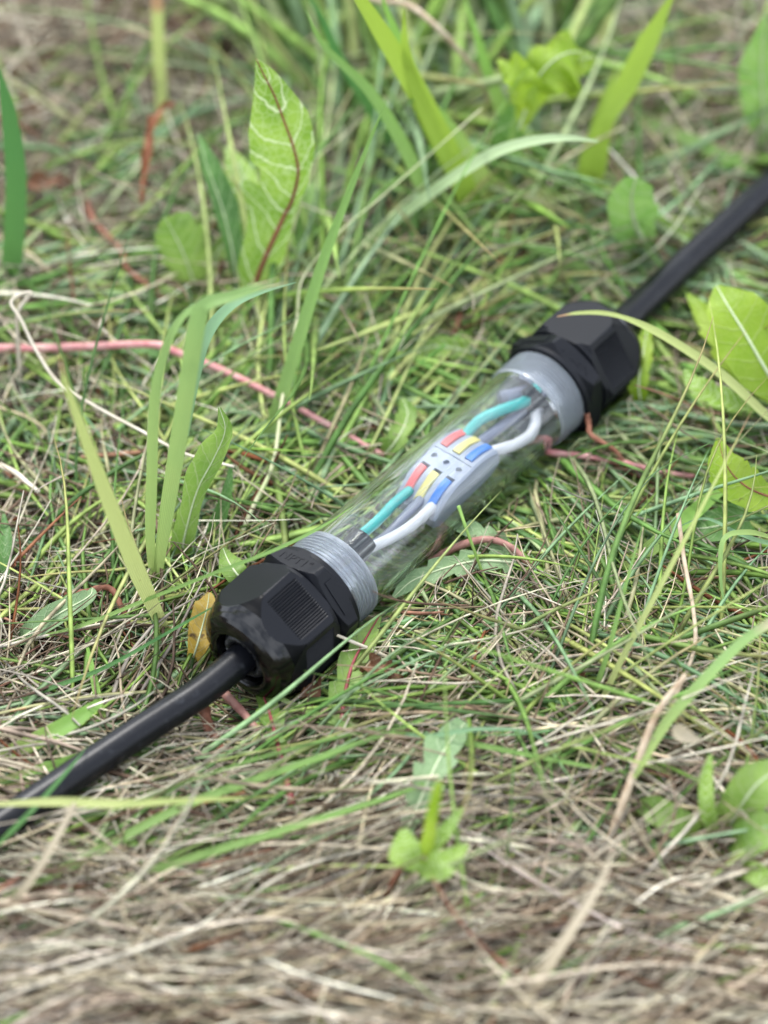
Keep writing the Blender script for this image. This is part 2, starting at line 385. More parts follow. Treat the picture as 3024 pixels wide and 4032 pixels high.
def gland(s_dome, sgn, phi_nut, phi_col, text_face, plate_face):
    def f(s, phi, r): return X(s_dome + sgn * s, sgn * r * math.cos(phi), r * math.sin(phi))
    AF = 18.15
    # collar with hexagon, round flange and closed back (the part screwed on the thread)
    pc = dense([(27.6, 9), (27.6, 17.6), (28.7, 17.8), (28.9, 18.1), (30.3, 20.5), (34.7, 20.7), (36.1, 18.35), (36.2, 18.3), (37.7, 18.3), (38.0, 18.0), (38.0, 16.75), (37.2, 16.7), (37.2, 2)], 0.45)
    me = sharp(revolve(pc, f, 360, AF, phi_col), 24)
    body = under(obj('cable_gland', me, M_nylon), joint)
    # domed clamping nut
    arc = [(1.3, 9.9), (0.6, 10.1), (0.15, 10.6), (0.0, 11.3), (0.05, 12.1), (0.35, 13.3), (1.0, 14.8), (2.0, 16.2), (3.3, 17.3), (5.0, 18.2), (6.6, 18.9), (8.2, 19.4), (10.0, 20.1), (11.2, 20.5)]
    pn = [(8.5, 5.4), (5.0, 8.0), (4.9, 9.3), (1.8, 9.7)] + dense(arc, 0.3) + dense([(11.2, 20.5), (12.0, 20.7), (25.5, 20.9), (26.4, 20.2), (27.0, 19.3), (27.1, 19.3), (28.0, 19.2), (28.3, 18.8), (28.3, 16.5)], 0.5)[1:]
    mf = lambda i, k, s, r, pr: 0 if (r < pr - 0.02 or s > 12.5) else (1 if s < 6.4 else 2)
    me = sharp(revolve(pn, f, 1440, AF, phi_nut, ribs=(12.3, 25.3, 8.1, 0.95, 0.5, [1, 4]), matfn=mf), 26)
    nut = obj('dome_nut', me, [M_nylon, M_gloss, M_satin]); nut.parent = body
    me = revolve([(5.2, 5.2), (4.0, 5.4), (2.4, 5.9), (1.8, 6.6), (2.1, 7.6), (3.3, 8.5), (4.6, 9.1), (6, 9.2)], lambda s, p, r: f(s + 0.25 * math.sin(p * 23) * math.sin(p * 7 + 1), p, r + 0.18 * math.sin(p * 31) + 0.12 * math.sin(p * 57)), 180, close=False)
    seal = obj('seal', me, M_seal); seal.parent = body
    # raised plate on one collar facet
    def facet(face, t, s, lift):
        ph = phi_col + face * math.pi / 3
        r = AF + lift
        uu = sgn * (r * math.cos(ph) - t * math.sin(ph)); vv = r * math.sin(ph) + t * math.cos(ph)
        return X(s_dome + sgn * s, uu, vv)
    t0, t1, s0, s1 = -6.2, 6.4, 31.2, 34.3
    vs = [facet(plate_face, t, s, l) for l in (-0.3, 0.32) for t, s in ((t0, s0), (t1, s0), (t1, s1), (t0, s1))]
    vs[4:] = [facet(plate_face, t * 0.985, s + (0.1 if s == s0 else -0.1), 0.35) for t, s in ((t0, s0), (t1, s0), (t1, s1), (t0, s1))]
    me = mesh_of(vs, [(0, 1, 2, 3)[::-1], (4, 5, 6, 7), (0, 1, 5, 4), (1, 2, 6, 5), (2, 3, 7, 6), (3, 0, 4, 7)], False)
    bm = bmesh.new(); bm.from_mesh(me); bmesh.ops.recalc_face_normals(bm, faces=bm.faces); bm.to_mesh(me); bm.free()
    pl = obj('raised_plate', me, M_nylon); pl.parent = body
    # moulded size mark
    cu = bpy.data.curves.new('t', 'FONT'); cu.body = 'NPT1"'; cu.size = 4.6; cu.extrude = 0.15; cu.align_x = 'CENTER'; cu.align_y = 'CENTER'
    cu.space_character = 1.05
    to = bpy.data.objects.new('t', cu); C.objects.link(to); dg = bpy.context.evaluated_depsgraph_get(); dg.update()
    tm = bpy.data.meshes.new_from_object(to.evaluated_get(dg)); bpy.data.objects.remove(to)
    for v in tm.vertices:
        x, y, z = v.co
        v.co = facet(text_face, -sgn * x * sgn, 32.4 + y, z)
    bm = bmesh.new(); bm.from_mesh(tm); bmesh.ops.recalc_face_normals(bm, faces=bm.faces); bm.to_mesh(tm); bm.free()
    lt = obj('moulded_lettering', tm, M_nylon); lt.parent = body
    return body
# facet angles: phi measured from the horizontal right (e1) towards up
gland(-TH - GL, 1, R(60), R(42), 1, 0)
gland(TLm + TH + GL, -1, R(25), R(57), 1, 0)

# ------------------------------------------------------------------ cables (jacket + cores)
def wire(name, pts, r, mat, parent, n=40, sides=14):
    o = obj(name, tube_mesh(spline([X(*p) for p in pts], n), r * 1e-3, sides), mat); return under(o, parent)
s_d = -TH - GL
fc = empty('power_cable', W(286, 1606, 6)); tag(fc, 'black cable running from the near gland to the lower left corner', 'cable', 'cables')
near_pts = [X(13.5, -1.2, 3.6), X(4, -0.6, 2.4), X(-8, 0, 0.6), X(-25, 0, 0), X(s_d + 4, 0, 0)]
near_pts += [W(440, 1490, 20.5), W(360, 1543, 20), W(286, 1591, 19.5), W(190, 1655, 19), W(95, 1719, 18.5), W(0, 1783, 18), W(-120, 1862, 18), W(-330, 1990, 16), W(-700, 2160, 14)]
under(obj('jacket', tube_mesh(spline(near_pts, 150), 5.0e-3, 40), M_jacket), fc)
wire('conductor', [(11, -2.6, 4.8), (14, -2.6, 4.9), (20, -2.4, 4.8), (27, -3.2, 4.4), (33, -4.2, 3.6), (42, -5.2, 1.8)], 1.75, M_teal, fc)
wire('conductor', [(10, 1.6, 2.8), (14, 2.4, 2.6), (20, 4.0, 2.2), (27, 5.4, 2.0), (34, 5.6, 1.6), (42, 5.0, 1.0)], 1.85, M_white, fc)
wire('conductor', [(10, 0.0, 1.5), (16, 0.6, 0.6), (22, 1.2, 0.0), (32, 0.6, 0.4), (42, 0.0, 0.8)], 1.8, M_grey, fc)
bc = empty('power_cable', W(1484, 566, 6)); tag(bc, 'black cable running from the far gland to the right edge', 'cable', 'cables')
se = TLm + TH + GL
far_pts = [X(TLm - 4, -1, 2.5), X(TLm + 8, 0, 0.6), X(TLm + 25, 0, 0), X(se - 4, 0, 0), X(se + 4, 0, 0)]
far_pts += [W(1425, 622, 20), W(1484, 566, 19), W(1570, 487, 19), W(1659, 404, 19), W(1780, 300, 18), W(2000, 130, 16), W(2500, -200, 14)]
under(obj('jacket', tube_mesh(spline(far_pts, 130), 5.7e-3, 40), M_jacket), bc)
wire('conductor', [(TLm + 4, 0.5, 2.5), (TLm - 2, 1.2, 5.2), (TLm - 9, 0.6, 7.4), (TLm - 16, -1.6, 8.2), (TLm - 23, -4.4, 7.2), (TLm - 29, -5.2, 5.0), (TLm - 36, -5.2, 3.6)], 1.85, M_teal, bc, 50)
wire('conductor', [(TLm + 4, 2.0, 0.0), (TLm - 3, 5.0, 1.6), (TLm - 8, 8.2, 2.4), (TLm - 13, 9.8, 2.2), (TLm - 19, 9.0, 2.2), (TLm - 24, 7.2, 2.6), (TLm - 29, 5.4, 3.0), (TLm - 36, 5.2, 3.0)], 1.9, M_white, bc, 50)
wire('conductor', [(TLm + 4, 0, 0), (TLm - 8, 0.8, 2.0), (TLm - 18, 0.6, 3.4), (TLm - 28, 0.0, 3.6), (TLm - 36, 0.0, 3.2)], 1.9, M_grey, bc)
under(obj('inner_sheath', tube_mesh(spline([X(TLm + 6, -1, 2.5), X(TLm - 2, -3, 5.0), X(TLm - 9, -5.0, 6.6)], 16), 2.9e-3, 20), M_grey), bc)

# ------------------------------------------------------------------ lever connector inside the tube
SC = 56.0                                       # its centre along the axis
conn = empty('wire_connector', X(SC, 0, -8)); tag(conn, 'light grey three way lever connector inside the clear tube', 'connector')
HL, HW, TOP = 17.0, 8.9, 4.6
def topz(s):                                    # s from -HL..HL: top surface curving down at both ends
    x = abs(s)
    return TOP if x < 4.5 else TOP - (0.036 if s < 0 else 0.024) * (x - 4.5) ** 2
def loft(profile, u0, u1, bev=0.5):
    vs = []; n = len(profile)
    for u, k in ((u0, 0), (u0 + bev, 1), (u1 - bev, 1), (u1, 0)):
        for s, v in profile:
            vs.append((s * (1 if k else 1 - bev / 20), u, v if k else v - math.copysign(bev * 0.6, v - (-2))))
    fs = [tuple(range(n)), tuple(3 * n + k for k in range(n))[::-1]]
    for j in range(3):
        for k in range(n): fs.append((j * n + k, j * n + (k + 1) % n, (j + 1) * n + (k + 1) % n, (j + 1) * n + k))
    return vs, fs
prof = [(s, topz(s)) for s in np.linspace(-HL, HL, 41)] + [(HL + 0.8, -1.5), (HL + 0.6, -6), (HL - 2, -8.2), (-HL + 2, -8.2), (-HL - 0.6, -6), (-HL - 0.8, -1.5)]
prof = [(float(a), float(b)) for a, b in prof]
def local_mesh(vs, fs):
    me = mesh_of(vs, fs, False); bm = bmesh.new(); bm.from_mesh(me); bmesh.ops.recalc_face_normals(bm, faces=bm.faces); bm.to_mesh(me); bm.free(); return me
hb = obj('housing', local_mesh(*loft(prof, -HW, HW, 0.7)), M_house)
cutters = []
def cut(me):
    o = obj('cut', me); cutters.append(o)
def boxm(s0, s1, u0, u1, v0, v1):
    vs = [(s, u, v) for s in (s0, s1) for u in (u0, u1) for v in (v0, v1)]
    return local_mesh(vs, [(0, 1, 3, 2), (4, 6, 7, 5), (0, 4, 5, 1), (2, 3, 7, 6), (0, 2, 6, 4), (1, 5, 7, 3)])
PU = 5.25
for j in (-1, 0, 1):
    u = j * PU
    cut(boxm(-15.2, -3.4, u - 1.6, u + 1.6, 1.6, 8)); cut(boxm(5.6, 16.2, u - 1.6, u + 1.6, 1.6, 8))
    vs = [(0.6 + 1.05 * math.cos(t), u + 1.05 * math.sin(t), v) for v in (3.3, 8) for t in np.linspace(0, 2 * math.pi, 24, endpoint=False)]
    cut(local_mesh(vs, [tuple(range(24)), tuple(range(24, 48))[::-1]] + [(k, (k + 1) % 24, 24 + (k + 1) % 24, 24 + k) for k in range(24)]))
cut(boxm(3.75, 4.15, -7.9, 7.9, 4.1, 8))
for o in cutters:
    md = hb.modifiers.new('b', 'BOOLEAN'); md.object = o; md.operation = 'DIFFERENCE'; md.solver = 'EXACT'
dg = bpy.context.evaluated_depsgraph_get(); dg.update()
me2 = bpy.data.meshes.new_from_object(hb.evaluated_get(dg)); hb.modifiers.clear(); hb.data = me2
for o in cutters: bpy.data.objects.remove(o)
def to_world(me):
    for v in me.vertices:
        s, u, w = v.co; v.co = X(SC + s - w * 0.12, u - 0.6, w + 2.4 + s * 0.13)
to_world(me2); under(hb, conn)
me2.polygons.foreach_set('use_smooth', [False] * len(me2.polygons))
def lever(s0, s1, u, mat, lift, wob):
    ss = np.linspace(s0, s1, 12); vs = []; fs = []
    for i, s in enumerate(ss):
        t = i / 11; h = topz(s) + lift + 0.25 * math.sin(t * math.pi); w = 1.42 + wob * math.sin(t * 9)
        for uu, vv in ((-w, -1.6), (-w, -0.2), (-w + 0.25, 0), (w - 0.25, 0), (w, -0.2), (w, -1.6)): vs.append((s, u + uu, h + vv))
    for i in range(11):
        for k in range(6): fs.append((i * 6 + k, i * 6 + (k + 1) % 6, i * 6 + 6 + (k + 1) % 6, i * 6 + 6 + k))
    fs += [tuple(range(6)), tuple(66 + k for k in range(6))[::-1]]
    me = local_mesh(vs, fs); to_world(me); under(obj('lever', me, mat), conn)
for j, mat in ((-1, M_red), (0, M_yel), (1, M_blu)):
    lever(-16.6, -4.9, j * PU, mat, 0.55, 0.12 if j == 0 else 0.03)
    lever(5.8, 17.0, j * PU, mat, 0.55, 0.08 if j == 0 else 0.03)

#@PLANTS@
# ------------------------------------------------------------------ plants: builders
def side_at(T, p, nrm):
    s = T.cross(nrm)
    return s.normalized() if s.length > 1e-5 else Vector((1, 0, 0))
def facing(p, k=0.6, up=(0, 0, 1)):
    return ((CAM - p).normalized() * k + Vector(up) * (1 - k)).normalized()
def blade(name, pts, w, mat, lean=0.0, fold=0.25, k=0.75, twist=0.0, n=40, parent=None, taper=(0.55, 1.0, 0.95, 0.75, 0.4, 0.04), thick=0.00012):
    """grass blade along pts, w mm wide, folded along its keel, with real thickness"""
    P = spline(path(pts, lean), n); vs = []; uv = []; m = 5
    for layer in (0,):
        for i, p in enumerate(P):
            u = i / (n - 1); T = (P[min(i + 1, n - 1)] - P[max(i - 1, 0)]).normalized()
            s = side_at(T, p, facing(p, k)); nn = s.cross(T)
            a = twist * u + 0.12 * math.sin(u * 7 + w); s, nn = s * math.cos(a) + nn * math.sin(a), nn * math.cos(a) - s * math.sin(a)
            hw = w * 0.5e-3 * interp(taper, u)
            for j in range(m):
                v = j / (m - 1) * 2 - 1
                vs.append(p + s * (hw * v) + nn * (hw * fold * abs(v) - layer * thick)); uv.append((u, v))
    fs = []
    for i in range(n - 1):
        for j in range(m - 1):
            a = i * m + j; fs.append((a, a + 1, a + m + 1, a + m))
    return obj(name, mesh_of(vs, fs, True, uv), mat, parent)
def stalk(name, pts, r, mat, lean=0.0, n=40, sides=8, parent=None, wob=0.12):
    rad = r if callable(r) else (lambda u: r * (1 - 0.35 * u))
    return obj(name, tube_mesh(spline(path(pts, lean), n), lambda u: rad(u) * 1e-3, sides, True, wob), mat, parent)
def leaf(name, pts, Lw, Rw, mat, lean=0.0, cup=0.2, ripple=0.0, k=0.8, teeth=0.0, nt=6, rib=None, ribr=0.5, parent=None, n=72, twist=0.0, up=(0, 0, 1), thick=0.00025):
    """leaf blade: pts = midrib, Lw/Rw = half widths on the print (px) from base to tip"""
    P = spline(path([p if len(p) < 3 or p[2] < 3 else (p[0], p[1], p[2] + 5) for p in pts], lean), n); m = 13; vs = []; uv = []; nr = []
    ph = random.random() * 6
    for layer in (0,):
        for i, p in enumerate(P):
            u = i / (n - 1); T = (P[min(i + 1, n - 1)] - P[max(i - 1, 0)]).normalized()
            s = side_at(T, p, facing(p, k, up)); nn = s.cross(T)
            a = twist * u; s, nn = s * math.cos(a) + nn * math.sin(a), nn * math.cos(a) - s * math.sin(a)
            if layer == 0: nr.append(nn)
            px = mm_per_px(p)
            for j in range(m):
                v = j / (m - 1) * 2 - 1
                hw = interp(Rw if v > 0 else Lw, u) * px
                if teeth:
                    q = (u * nt + (0.35 if v > 0 else 0)) % 1.0
                    hw *= 1 - teeth * (1 - q) ** 1.5 * min(1, 6 * (1 - u)) * min(1, 3.2 * (1 - u))
                z = hw * cup * v * v + ripple * 1e-3 * abs(v) ** 1.5 * math.sin(u * 21 + ph + (1.7 if v > 0 else 0)) * min(1, 6 * (1 - u))
                vs.append(p + s * (hw * v) + nn * (z - layer * thick)); uv.append((u, v))
    fs = []
    for i in range(n - 1):
        for j in range(m - 1):
            a = i * m + j; fs.append((a, a + 1, a + m + 1, a + m))
    o = obj(name, mesh_of(vs, fs, True, uv), mat, parent)
    if rib is not None:
        c = obj('midrib', tube_mesh([p + q * (ribr * 0.2e-3) for p, q in zip(P, nr)], lambda u: ribr * 1e-3 * (1.15 - 0.95 * u), 8), rib, o)
    return o
def plant(name, x, y, label, cat, group=None):
    return tag(empty(name, W(x, y, 0)), label, cat, group)
def into(root, o):
    o.parent = root; o.matrix_parent_inverse = Matrix.Translation(root.location).inverted(); return o

# ------------------------------------------------------------------ plant materials
B_arch = bladey('silvery_grass_blade', (0.40, 0.55, 0.22), (0.50, 0.64, 0.34), 0.25)
G_leaf = leafy('bright_dandelion_leaf', (0.20, 0.36, 0.04), (0.36, 0.54, 0.09), (0.72, 0.82, 0.48), 0.42, nveins=11, veinamt=0.85)
G_leaf2 = leafy('mid_green_leaf', (0.17, 0.31, 0.05), (0.28, 0.43, 0.09), (0.40, 0.50, 0.22), 0.4, nveins=9, spots=0.30)
G_leaf3 = leafy('yellow_green_leaf', (0.25, 0.40, 0.02), (0.36, 0.50, 0.05), (0.50, 0.60, 0.20), 0.45, nveins=8, spots=0.30, veinamt=0.4)
G_dark = leafy('dark_green_leaf', (0.065, 0.169, 0.033), (0.130, 0.286, 0.065), (0.364, 0.494, 0.234), 0.3, nveins=8)
G_mid = leafy('clear_green_leaf', (0.15, 0.32, 0.06), (0.24, 0.42, 0.10), (0.40, 0.52, 0.28), 0.4, nveins=8, veinamt=0.5)
G_grey = leafy('grey_green_leaf', (0.182, 0.299, 0.130), (0.260, 0.390, 0.182), (0.416, 0.546, 0.312), 0.3, nveins=9, spots=0.26, spotcol=(0.390, 0.351, 0.234))
G_yel = leafy('yellow_dead_leaf', (0.55, 0.36, 0.06), (0.62, 0.46, 0.12), (0.7, 0.6, 0.3), 0.4, nveins=8, spots=0.36)
G_brown = leafy('brown_dead_leaf', (0.10, 0.045, 0.02), (0.22, 0.10, 0.05), (0.25, 0.14, 0.08), 0.1, nveins=6, rough=0.7)
G_rust = leafy('rust_dead_leaf', (0.20, 0.065, 0.025), (0.34, 0.13, 0.06), (0.3, 0.15, 0.08), 0.15, nveins=6, rough=0.6)
B_fresh = bladey('fresh_grass_blade', (0.468, 0.546, 0.156), (0.286, 0.520, 0.104))
B_pale = bladey('pale_grass_blade', (0.40, 0.52, 0.16), (0.30, 0.48, 0.15), 0.35, (0.52, 0.50, 0.28))
B_lime = bladey('lime_grass_blade', (0.27, 0.42, 0.05), (0.38, 0.54, 0.07), 0.3)
B_green = bladey('green_grass_blade', (0.28, 0.42, 0.12), (0.24, 0.42, 0.10), 0.35)
B_deep = bladey('deep_green_grass_blade', (0.117, 0.260, 0.065), (0.091, 0.247, 0.065), 0.3)
B_yel = bladey('yellowing_grass_blade', (0.52, 0.56, 0.22), (0.52, 0.60, 0.20), 0.3, (0.50, 0.30, 0.16), spots=0.25)
B_glau = bladey('blue_green_grass_blade', (0.24, 0.40, 0.20), (0.24, 0.42, 0.22), 0.3)
B_straw = bladey('straw_blade', (0.50, 0.42, 0.27), (0.55, 0.47, 0.33), 0.15, spots=0.2)
def stem_mat(name, c1, c2, rough=0.5, scale=90):
    m, nt, b = principled(name, c1, rough, 0.35); vary(nt, b, c1, c2, scale, 0.35, 0.65, 5); return m
S_pink = stem_mat('pink_runner_skin', (0.48, 0.17, 0.17), (0.62, 0.36, 0.33), 0.5, 160)
S_rose = stem_mat('dull_rose_skin', (0.26, 0.11, 0.09), (0.46, 0.25, 0.20), 0.5, 200)
S_red = stem_mat('dark_red_skin', (0.20, 0.03, 0.035), (0.32, 0.08, 0.08))
S_rust = stem_mat('rusty_stalk_skin', (0.13, 0.045, 0.022), (0.30, 0.13, 0.08), 0.7, 260)
S_tan = stem_mat('tan_stalk_skin', (0.34, 0.24, 0.15), (0.50, 0.42, 0.30), 0.6, 200)
S_stalk = stem_mat('pale_green_stalk_skin', (0.40, 0.46, 0.22), (0.56, 0.54, 0.34), 0.5)
S_straw = stem_mat('straw_skin', (0.50, 0.43, 0.32), (0.66, 0.60, 0.48), 0.5)
S_green = stem_mat('green_stalk_skin', (0.16, 0.30, 0.06), (0.28, 0.42, 0.10))
S_maroon = stem_mat('maroon_midrib', (0.16, 0.025, 0.03), (0.26, 0.06, 0.05))
S_pale = stem_mat('pale_midrib', (0.48, 0.56, 0.32), (0.56, 0.62, 0.40))
def T_(o, label, cat, group=None): return tag(o, label, cat, group)

# ------------------------------------------------------------------ the named plants
# tall dandelion leaf rising left of centre, with its neighbours
d = plant('dandelion_plant', 530, 712, 'dandelion with one tall upright leaf showing a dark red midrib', 'dandelion', 'dandelion plants')
mid = [(527, 712, 2), (545, 642), (556, 600), (578, 545), (603, 490), (616, 462), (631, 432), (644, 375), (636, 325), (615, 265), (592, 205), (568, 158), (553, 126)]
into(d, leaf('leaf', mid, [3, 20, 48, 58, 78, 122, 74, 88, 98, 82, 50, 18, 1], [3, 12, 50, 38, 26, 22, 17, 26, 48, 56, 36, 21, 1], G_leaf, lean=10, cup=-0.18, ripple=0.9, k=0.9, rib=S_maroon, ribr=0.85, n=120))
into(d, leaf('leaf', [(520, 700, 2), (505, 560), (480, 450), (448, 360), (428, 288)], [4, 14, 20, 14, 2], [4, 20, 36, 28, 2], G_dark, lean=40, cup=0.5, k=0.8, rib=S_pale, ribr=0.35))
into(d, leaf('leaf', [(540, 690, 2), (548, 560), (540, 450), (520, 370), (490, 316)], [4, 34, 58, 50, 5], [4, 26, 40, 30, 5], G_leaf, lean=56, cup=-0.3, ripple=0.9, k=0.8, rib=S_pale, ribr=0.4))
into(d, leaf('leaf', [(560, 690, 2), (610, 600), (650, 520), (672, 440), (665, 380)], [4, 16, 26, 22, 3], [4, 24, 34, 22, 3], G_mid, lean=50, cup=0.3, k=0.8, teeth=0.4))
d = plant('dandelion_plant', 445, 655, 'low dandelion with drooping brown spotted leaves left of the tall leaf', 'dandelion', 'dandelion plants')
into(d, leaf('leaf', [(430, 662, 1), (415, 600), (395, 545), (372, 498), (356, 470)], [6, 40, 54, 44, 4], [6, 48, 74, 56, 4], G_leaf2, lean=-4, cup=-0.35, ripple=1.2, teeth=0.25, rib=S_pale, ribr=0.5))
into(d, leaf('leaf', [(440, 660, 1), (452, 600), (470, 545), (500, 512), (520, 500)], [4, 14, 20, 16, 3], [4, 20, 24, 14, 3], G_leaf2, lean=20, cup=0.4, teeth=0.4, rib=S_pale, ribr=0.4))
into(d, leaf('leaf', [(460, 662, 1), (500, 640), (550, 620), (598, 596), (612, 560)], [4, 14, 20, 24, 4], [4, 16, 22, 16, 3], G_leaf2, lean=16, cup=0.3, teeth=0.4))

d = plant('dandelion_plant', 396, 1246, 'dandelion with a narrow rolled leaf standing behind the yellow leaf', 'dandelion', 'dandelion plants')
into(d, leaf('leaf', [(398, 1250, 1), (394, 1190), (408, 1120), (430, 1050), (462, 990), (486, 930), (474, 880)], [8, 24, 26, 24, 36, 38, 22, 3], [8, 22, 24, 20, 22, 22, 16, 3], G_leaf2, lean=22, cup=0.75, ripple=0.8, rib=S_pale, ribr=0.45))
into(d, leaf('leaf', [(410, 1245, 1), (440, 1200), (470, 1130), (492, 1060), (500, 1000)], [4, 14, 18, 12, 3], [4, 16, 18, 10, 3], G_dark, lean=26, cup=0.4))
into(d, leaf('leaf', [(560, 1290, 2), (520, 1250, 8), (495, 1215, 10), (480, 1180, 8)], [6, 24, 26, 4], [6, 26, 26, 4], G_leaf2, cup=-0.2, rib=S_pale, ribr=0.5))
T_(leaf('fallen_leaf', [(412, 1440, 2), (424, 1400, 6), (438, 1350, 12), (448, 1310, 16), (452, 1280, 14)], [3, 20, 30, 28, 4], [3, 22, 34, 22, 4], G_yel, cup=0.25, ripple=0.7, rib=S_pale, ribr=0.35, k=0.7), 'yellow withered leaf standing against the near gland', 'leaf')

# broad blades on the left
T_(blade('grass_shoot', [(372, 1400, 1), (350, 1350), (300, 1240), (235, 1080), (175, 920), (140, 820), (130, 762)], 5.6, B_yel, lean=-5, twist=0.4, taper=(0.12, 0.7, 1.0, 0.85, 0.55, 0.26, 0.02)), 'broad pale yellow green blade leaning left with a withered tip', 'grass blade', 'broad grass blades')
g = plant('grass_shoot', 345, 1250, 'tall pale grass shoot folded over to the right below the upright dandelion leaf', 'grass shoot')
into(g, blade('blade', [(340, 1300, 1), (342, 1230), (362, 1100), (385, 960), (410, 800), (428, 690), (446, 656), (500, 640), (560, 622), (620, 612)], 5.4, B_pale, lean=8, taper=(0.3, 0.6, 0.9, 1.0, 1.0, 1.0, 0.8, 0.6, 0.3, 0.05)))
into(g, blade('blade', [(338, 1300, 1), (325, 1180), (328, 1040), (335, 860), (362, 745), (400, 680), (450, 650), (530, 622), (605, 600)], 3.6, B_pale, lean=18, twist=0.6))
into(g, blade('blade', [(400, 940, 30), (425, 790), (452, 715), (500, 660), (560, 632), (640, 610)], 4.2, B_glau, lean=26))
T_(stalk('dry_stalk', [(45, 850, 2), (40, 760, 16), (38, 680, 34), (62, 640, 42), (66, 632, 43), (42, 636, 44), (24, 655, 42), (45, 690, 38), (80, 760, 30), (128, 828, 24), (210, 880, 22), (300, 928, 21), (400, 980, 22), (505, 1008, 24)], 0.75, S_straw, n=90), 'bent beige straw stalk kinked at the left and pointing right', 'stalk', 'dry stalks')
T_(stalk('dry_stalk', [(0, 1005, 10), (35, 1022, 12), (62, 1045, 12), (84, 1062, 13)], 1.1, S_straw, n=20), 'short pale straw stub with a frayed tip at the left edge', 'stalk', 'dry stalks')
T_(stalk('dry_stalk', [(480, 1250, 2), (540, 1110, 8), (590, 1000, 14), (610, 860, 20), (640, 700, 30), (655, 600, 40), (735, 500, 46), (830, 420, 52), (1040, 235, 66)], lambda u: 1.05 - 0.75 * min(1, u * 1.5), S_stalk, n=90), 'long pale stalk rising from the near gland past the tall leaf', 'stalk', 'dry stalks')
T_(blade('grass_shoot', [(700, 600, 2), (735, 565), (820, 500), (920, 425), (1000, 370), (1080, 325), (1160, 303), (1230, 298), (1292, 305)], 4.4, B_arch, lean=-15, taper=(0.6, 0.9, 1.0, 1.0, 0.7, 0.15)), 'long pale green blade arching right above the clear tube', 'grass blade', 'long grass blades')
T_(blade('grass_shoot', [(548, 1030, 1), (600, 880), (650, 720), (700, 560), (760, 400), (835, 215)], 4.6, B_green, lean=70, taper=(0.8, 1.0, 1.0, 0.8, 0.5, 0.05)), 'broad green blade rising steeply right of the tall dandelion leaf', 'grass blade', 'broad grass blades')
T_(blade('grass_shoot', [(1240, 495, 1), (1262, 430), (1285, 340), (1310, 260), (1350, 190), (1400, 90), (1458, -20)], 11.0, B_lime, lean=20, taper=(0.5, 0.95, 1.0, 0.55, 0.8, 0.7, 0.1)), 'bright lime blade standing upright at the top right', 'grass blade', 'lime grass blades')
T_(blade('grass_shoot', [(1250, 470, 1), (1275, 330), (1305, 220), (1335, 140)], 5.5, B_lime, lean=24), 'short lime blade beside the tall upright lime blade', 'grass blade', 'lime grass blades')
T_(blade('grass_shoot', [(1060, 520, 1), (960, 330), (900, 200), (830, 80), (760, -30)], 8.5, B_lime, lean=-20, taper=(0.5, 0.9, 1, 0.9, 0.7, 0.4)), 'wide lime blade leaning left at the top centre', 'grass blade', 'lime grass blades')
T_(blade('grass_shoot', [(1040, 560, 1), (1000, 400), (930, 250), (880, 130), (872, 20)], 9.0, B_lime, lean=0), 'lime blade curving up behind the arching brown stem', 'grass blade', 'lime grass blades')
T_(blade('grass_shoot', [(1110, 540, 1), (1060, 420), (985, 300), (915, 215), (850, 60), (820, -20)], 7.5, B_fresh, lean=10), 'light yellow green blade between the lime blades and the stem of the crinkled leaf', 'grass blade', 'lime grass blades')
T_(blade('grass_shoot', [(1010, 600, 1), (940, 470), (880, 330), (800, 200), (700, 100), (660, 20)], 5.5, B_green, lean=10), 'green blade leaning left just under the lime blades', 'grass blade', 'broad grass blades')
T_(blade('grass_shoot', [(1330, 600, 4), (1200, 555, 12), (1040, 480, 20), (900, 420, 26), (760, 375, 26), (640, 340, 18)], 3.6, B_green), 'green blade lying across the grass above the far gland', 'grass blade', 'long grass blades')
T_(blade('grass_shoot', [(930, 420, 1), (860, 330), (790, 215), (730, 120), (690, 30), (640, -40)], 5.0, B_deep, lean=-10), 'dark green blade crossing the top left of the lime blades', 'grass blade', 'broad grass blades')
T_(blade('grass_shoot', [(1230, 440, 1), (1140, 330), (1070, 200), (1030, 80), (1000, -20)], 6.2, B_fresh, lean=20), 'light green blade leaning left at the top beside the curled leaf', 'grass blade', 'broad grass blades')
T_(blade('grass_shoot', [(20, 640, 1), (30, 520), (34, 380), (20, 250), (-2, 150)], 8.0, B_deep, lean=6, taper=(0.8, 1, 1, 0.9, 0.6, 0.1)), 'dark green blade standing at the left edge', 'grass blade', 'broad grass blades')
T_(blade('grass_shoot', [(352, 330, 1), (350, 220), (342, 100), (338, -20)], 5.0, B_yel, lean=10, taper=(0.8, 1, 1, 0.9)), 'blurred yellow green blade at the top left', 'grass blade', 'broad grass blades')
T_(blade('grass_shoot', [(1330, 235, 6), (1420, 275, 12), (1520, 315, 16), (1600, 355, 14), (1660, 392, 8)], 5.6, B_green, lean=0), 'light green blade slanting down to the far cable', 'grass blade', 'broad grass blades')

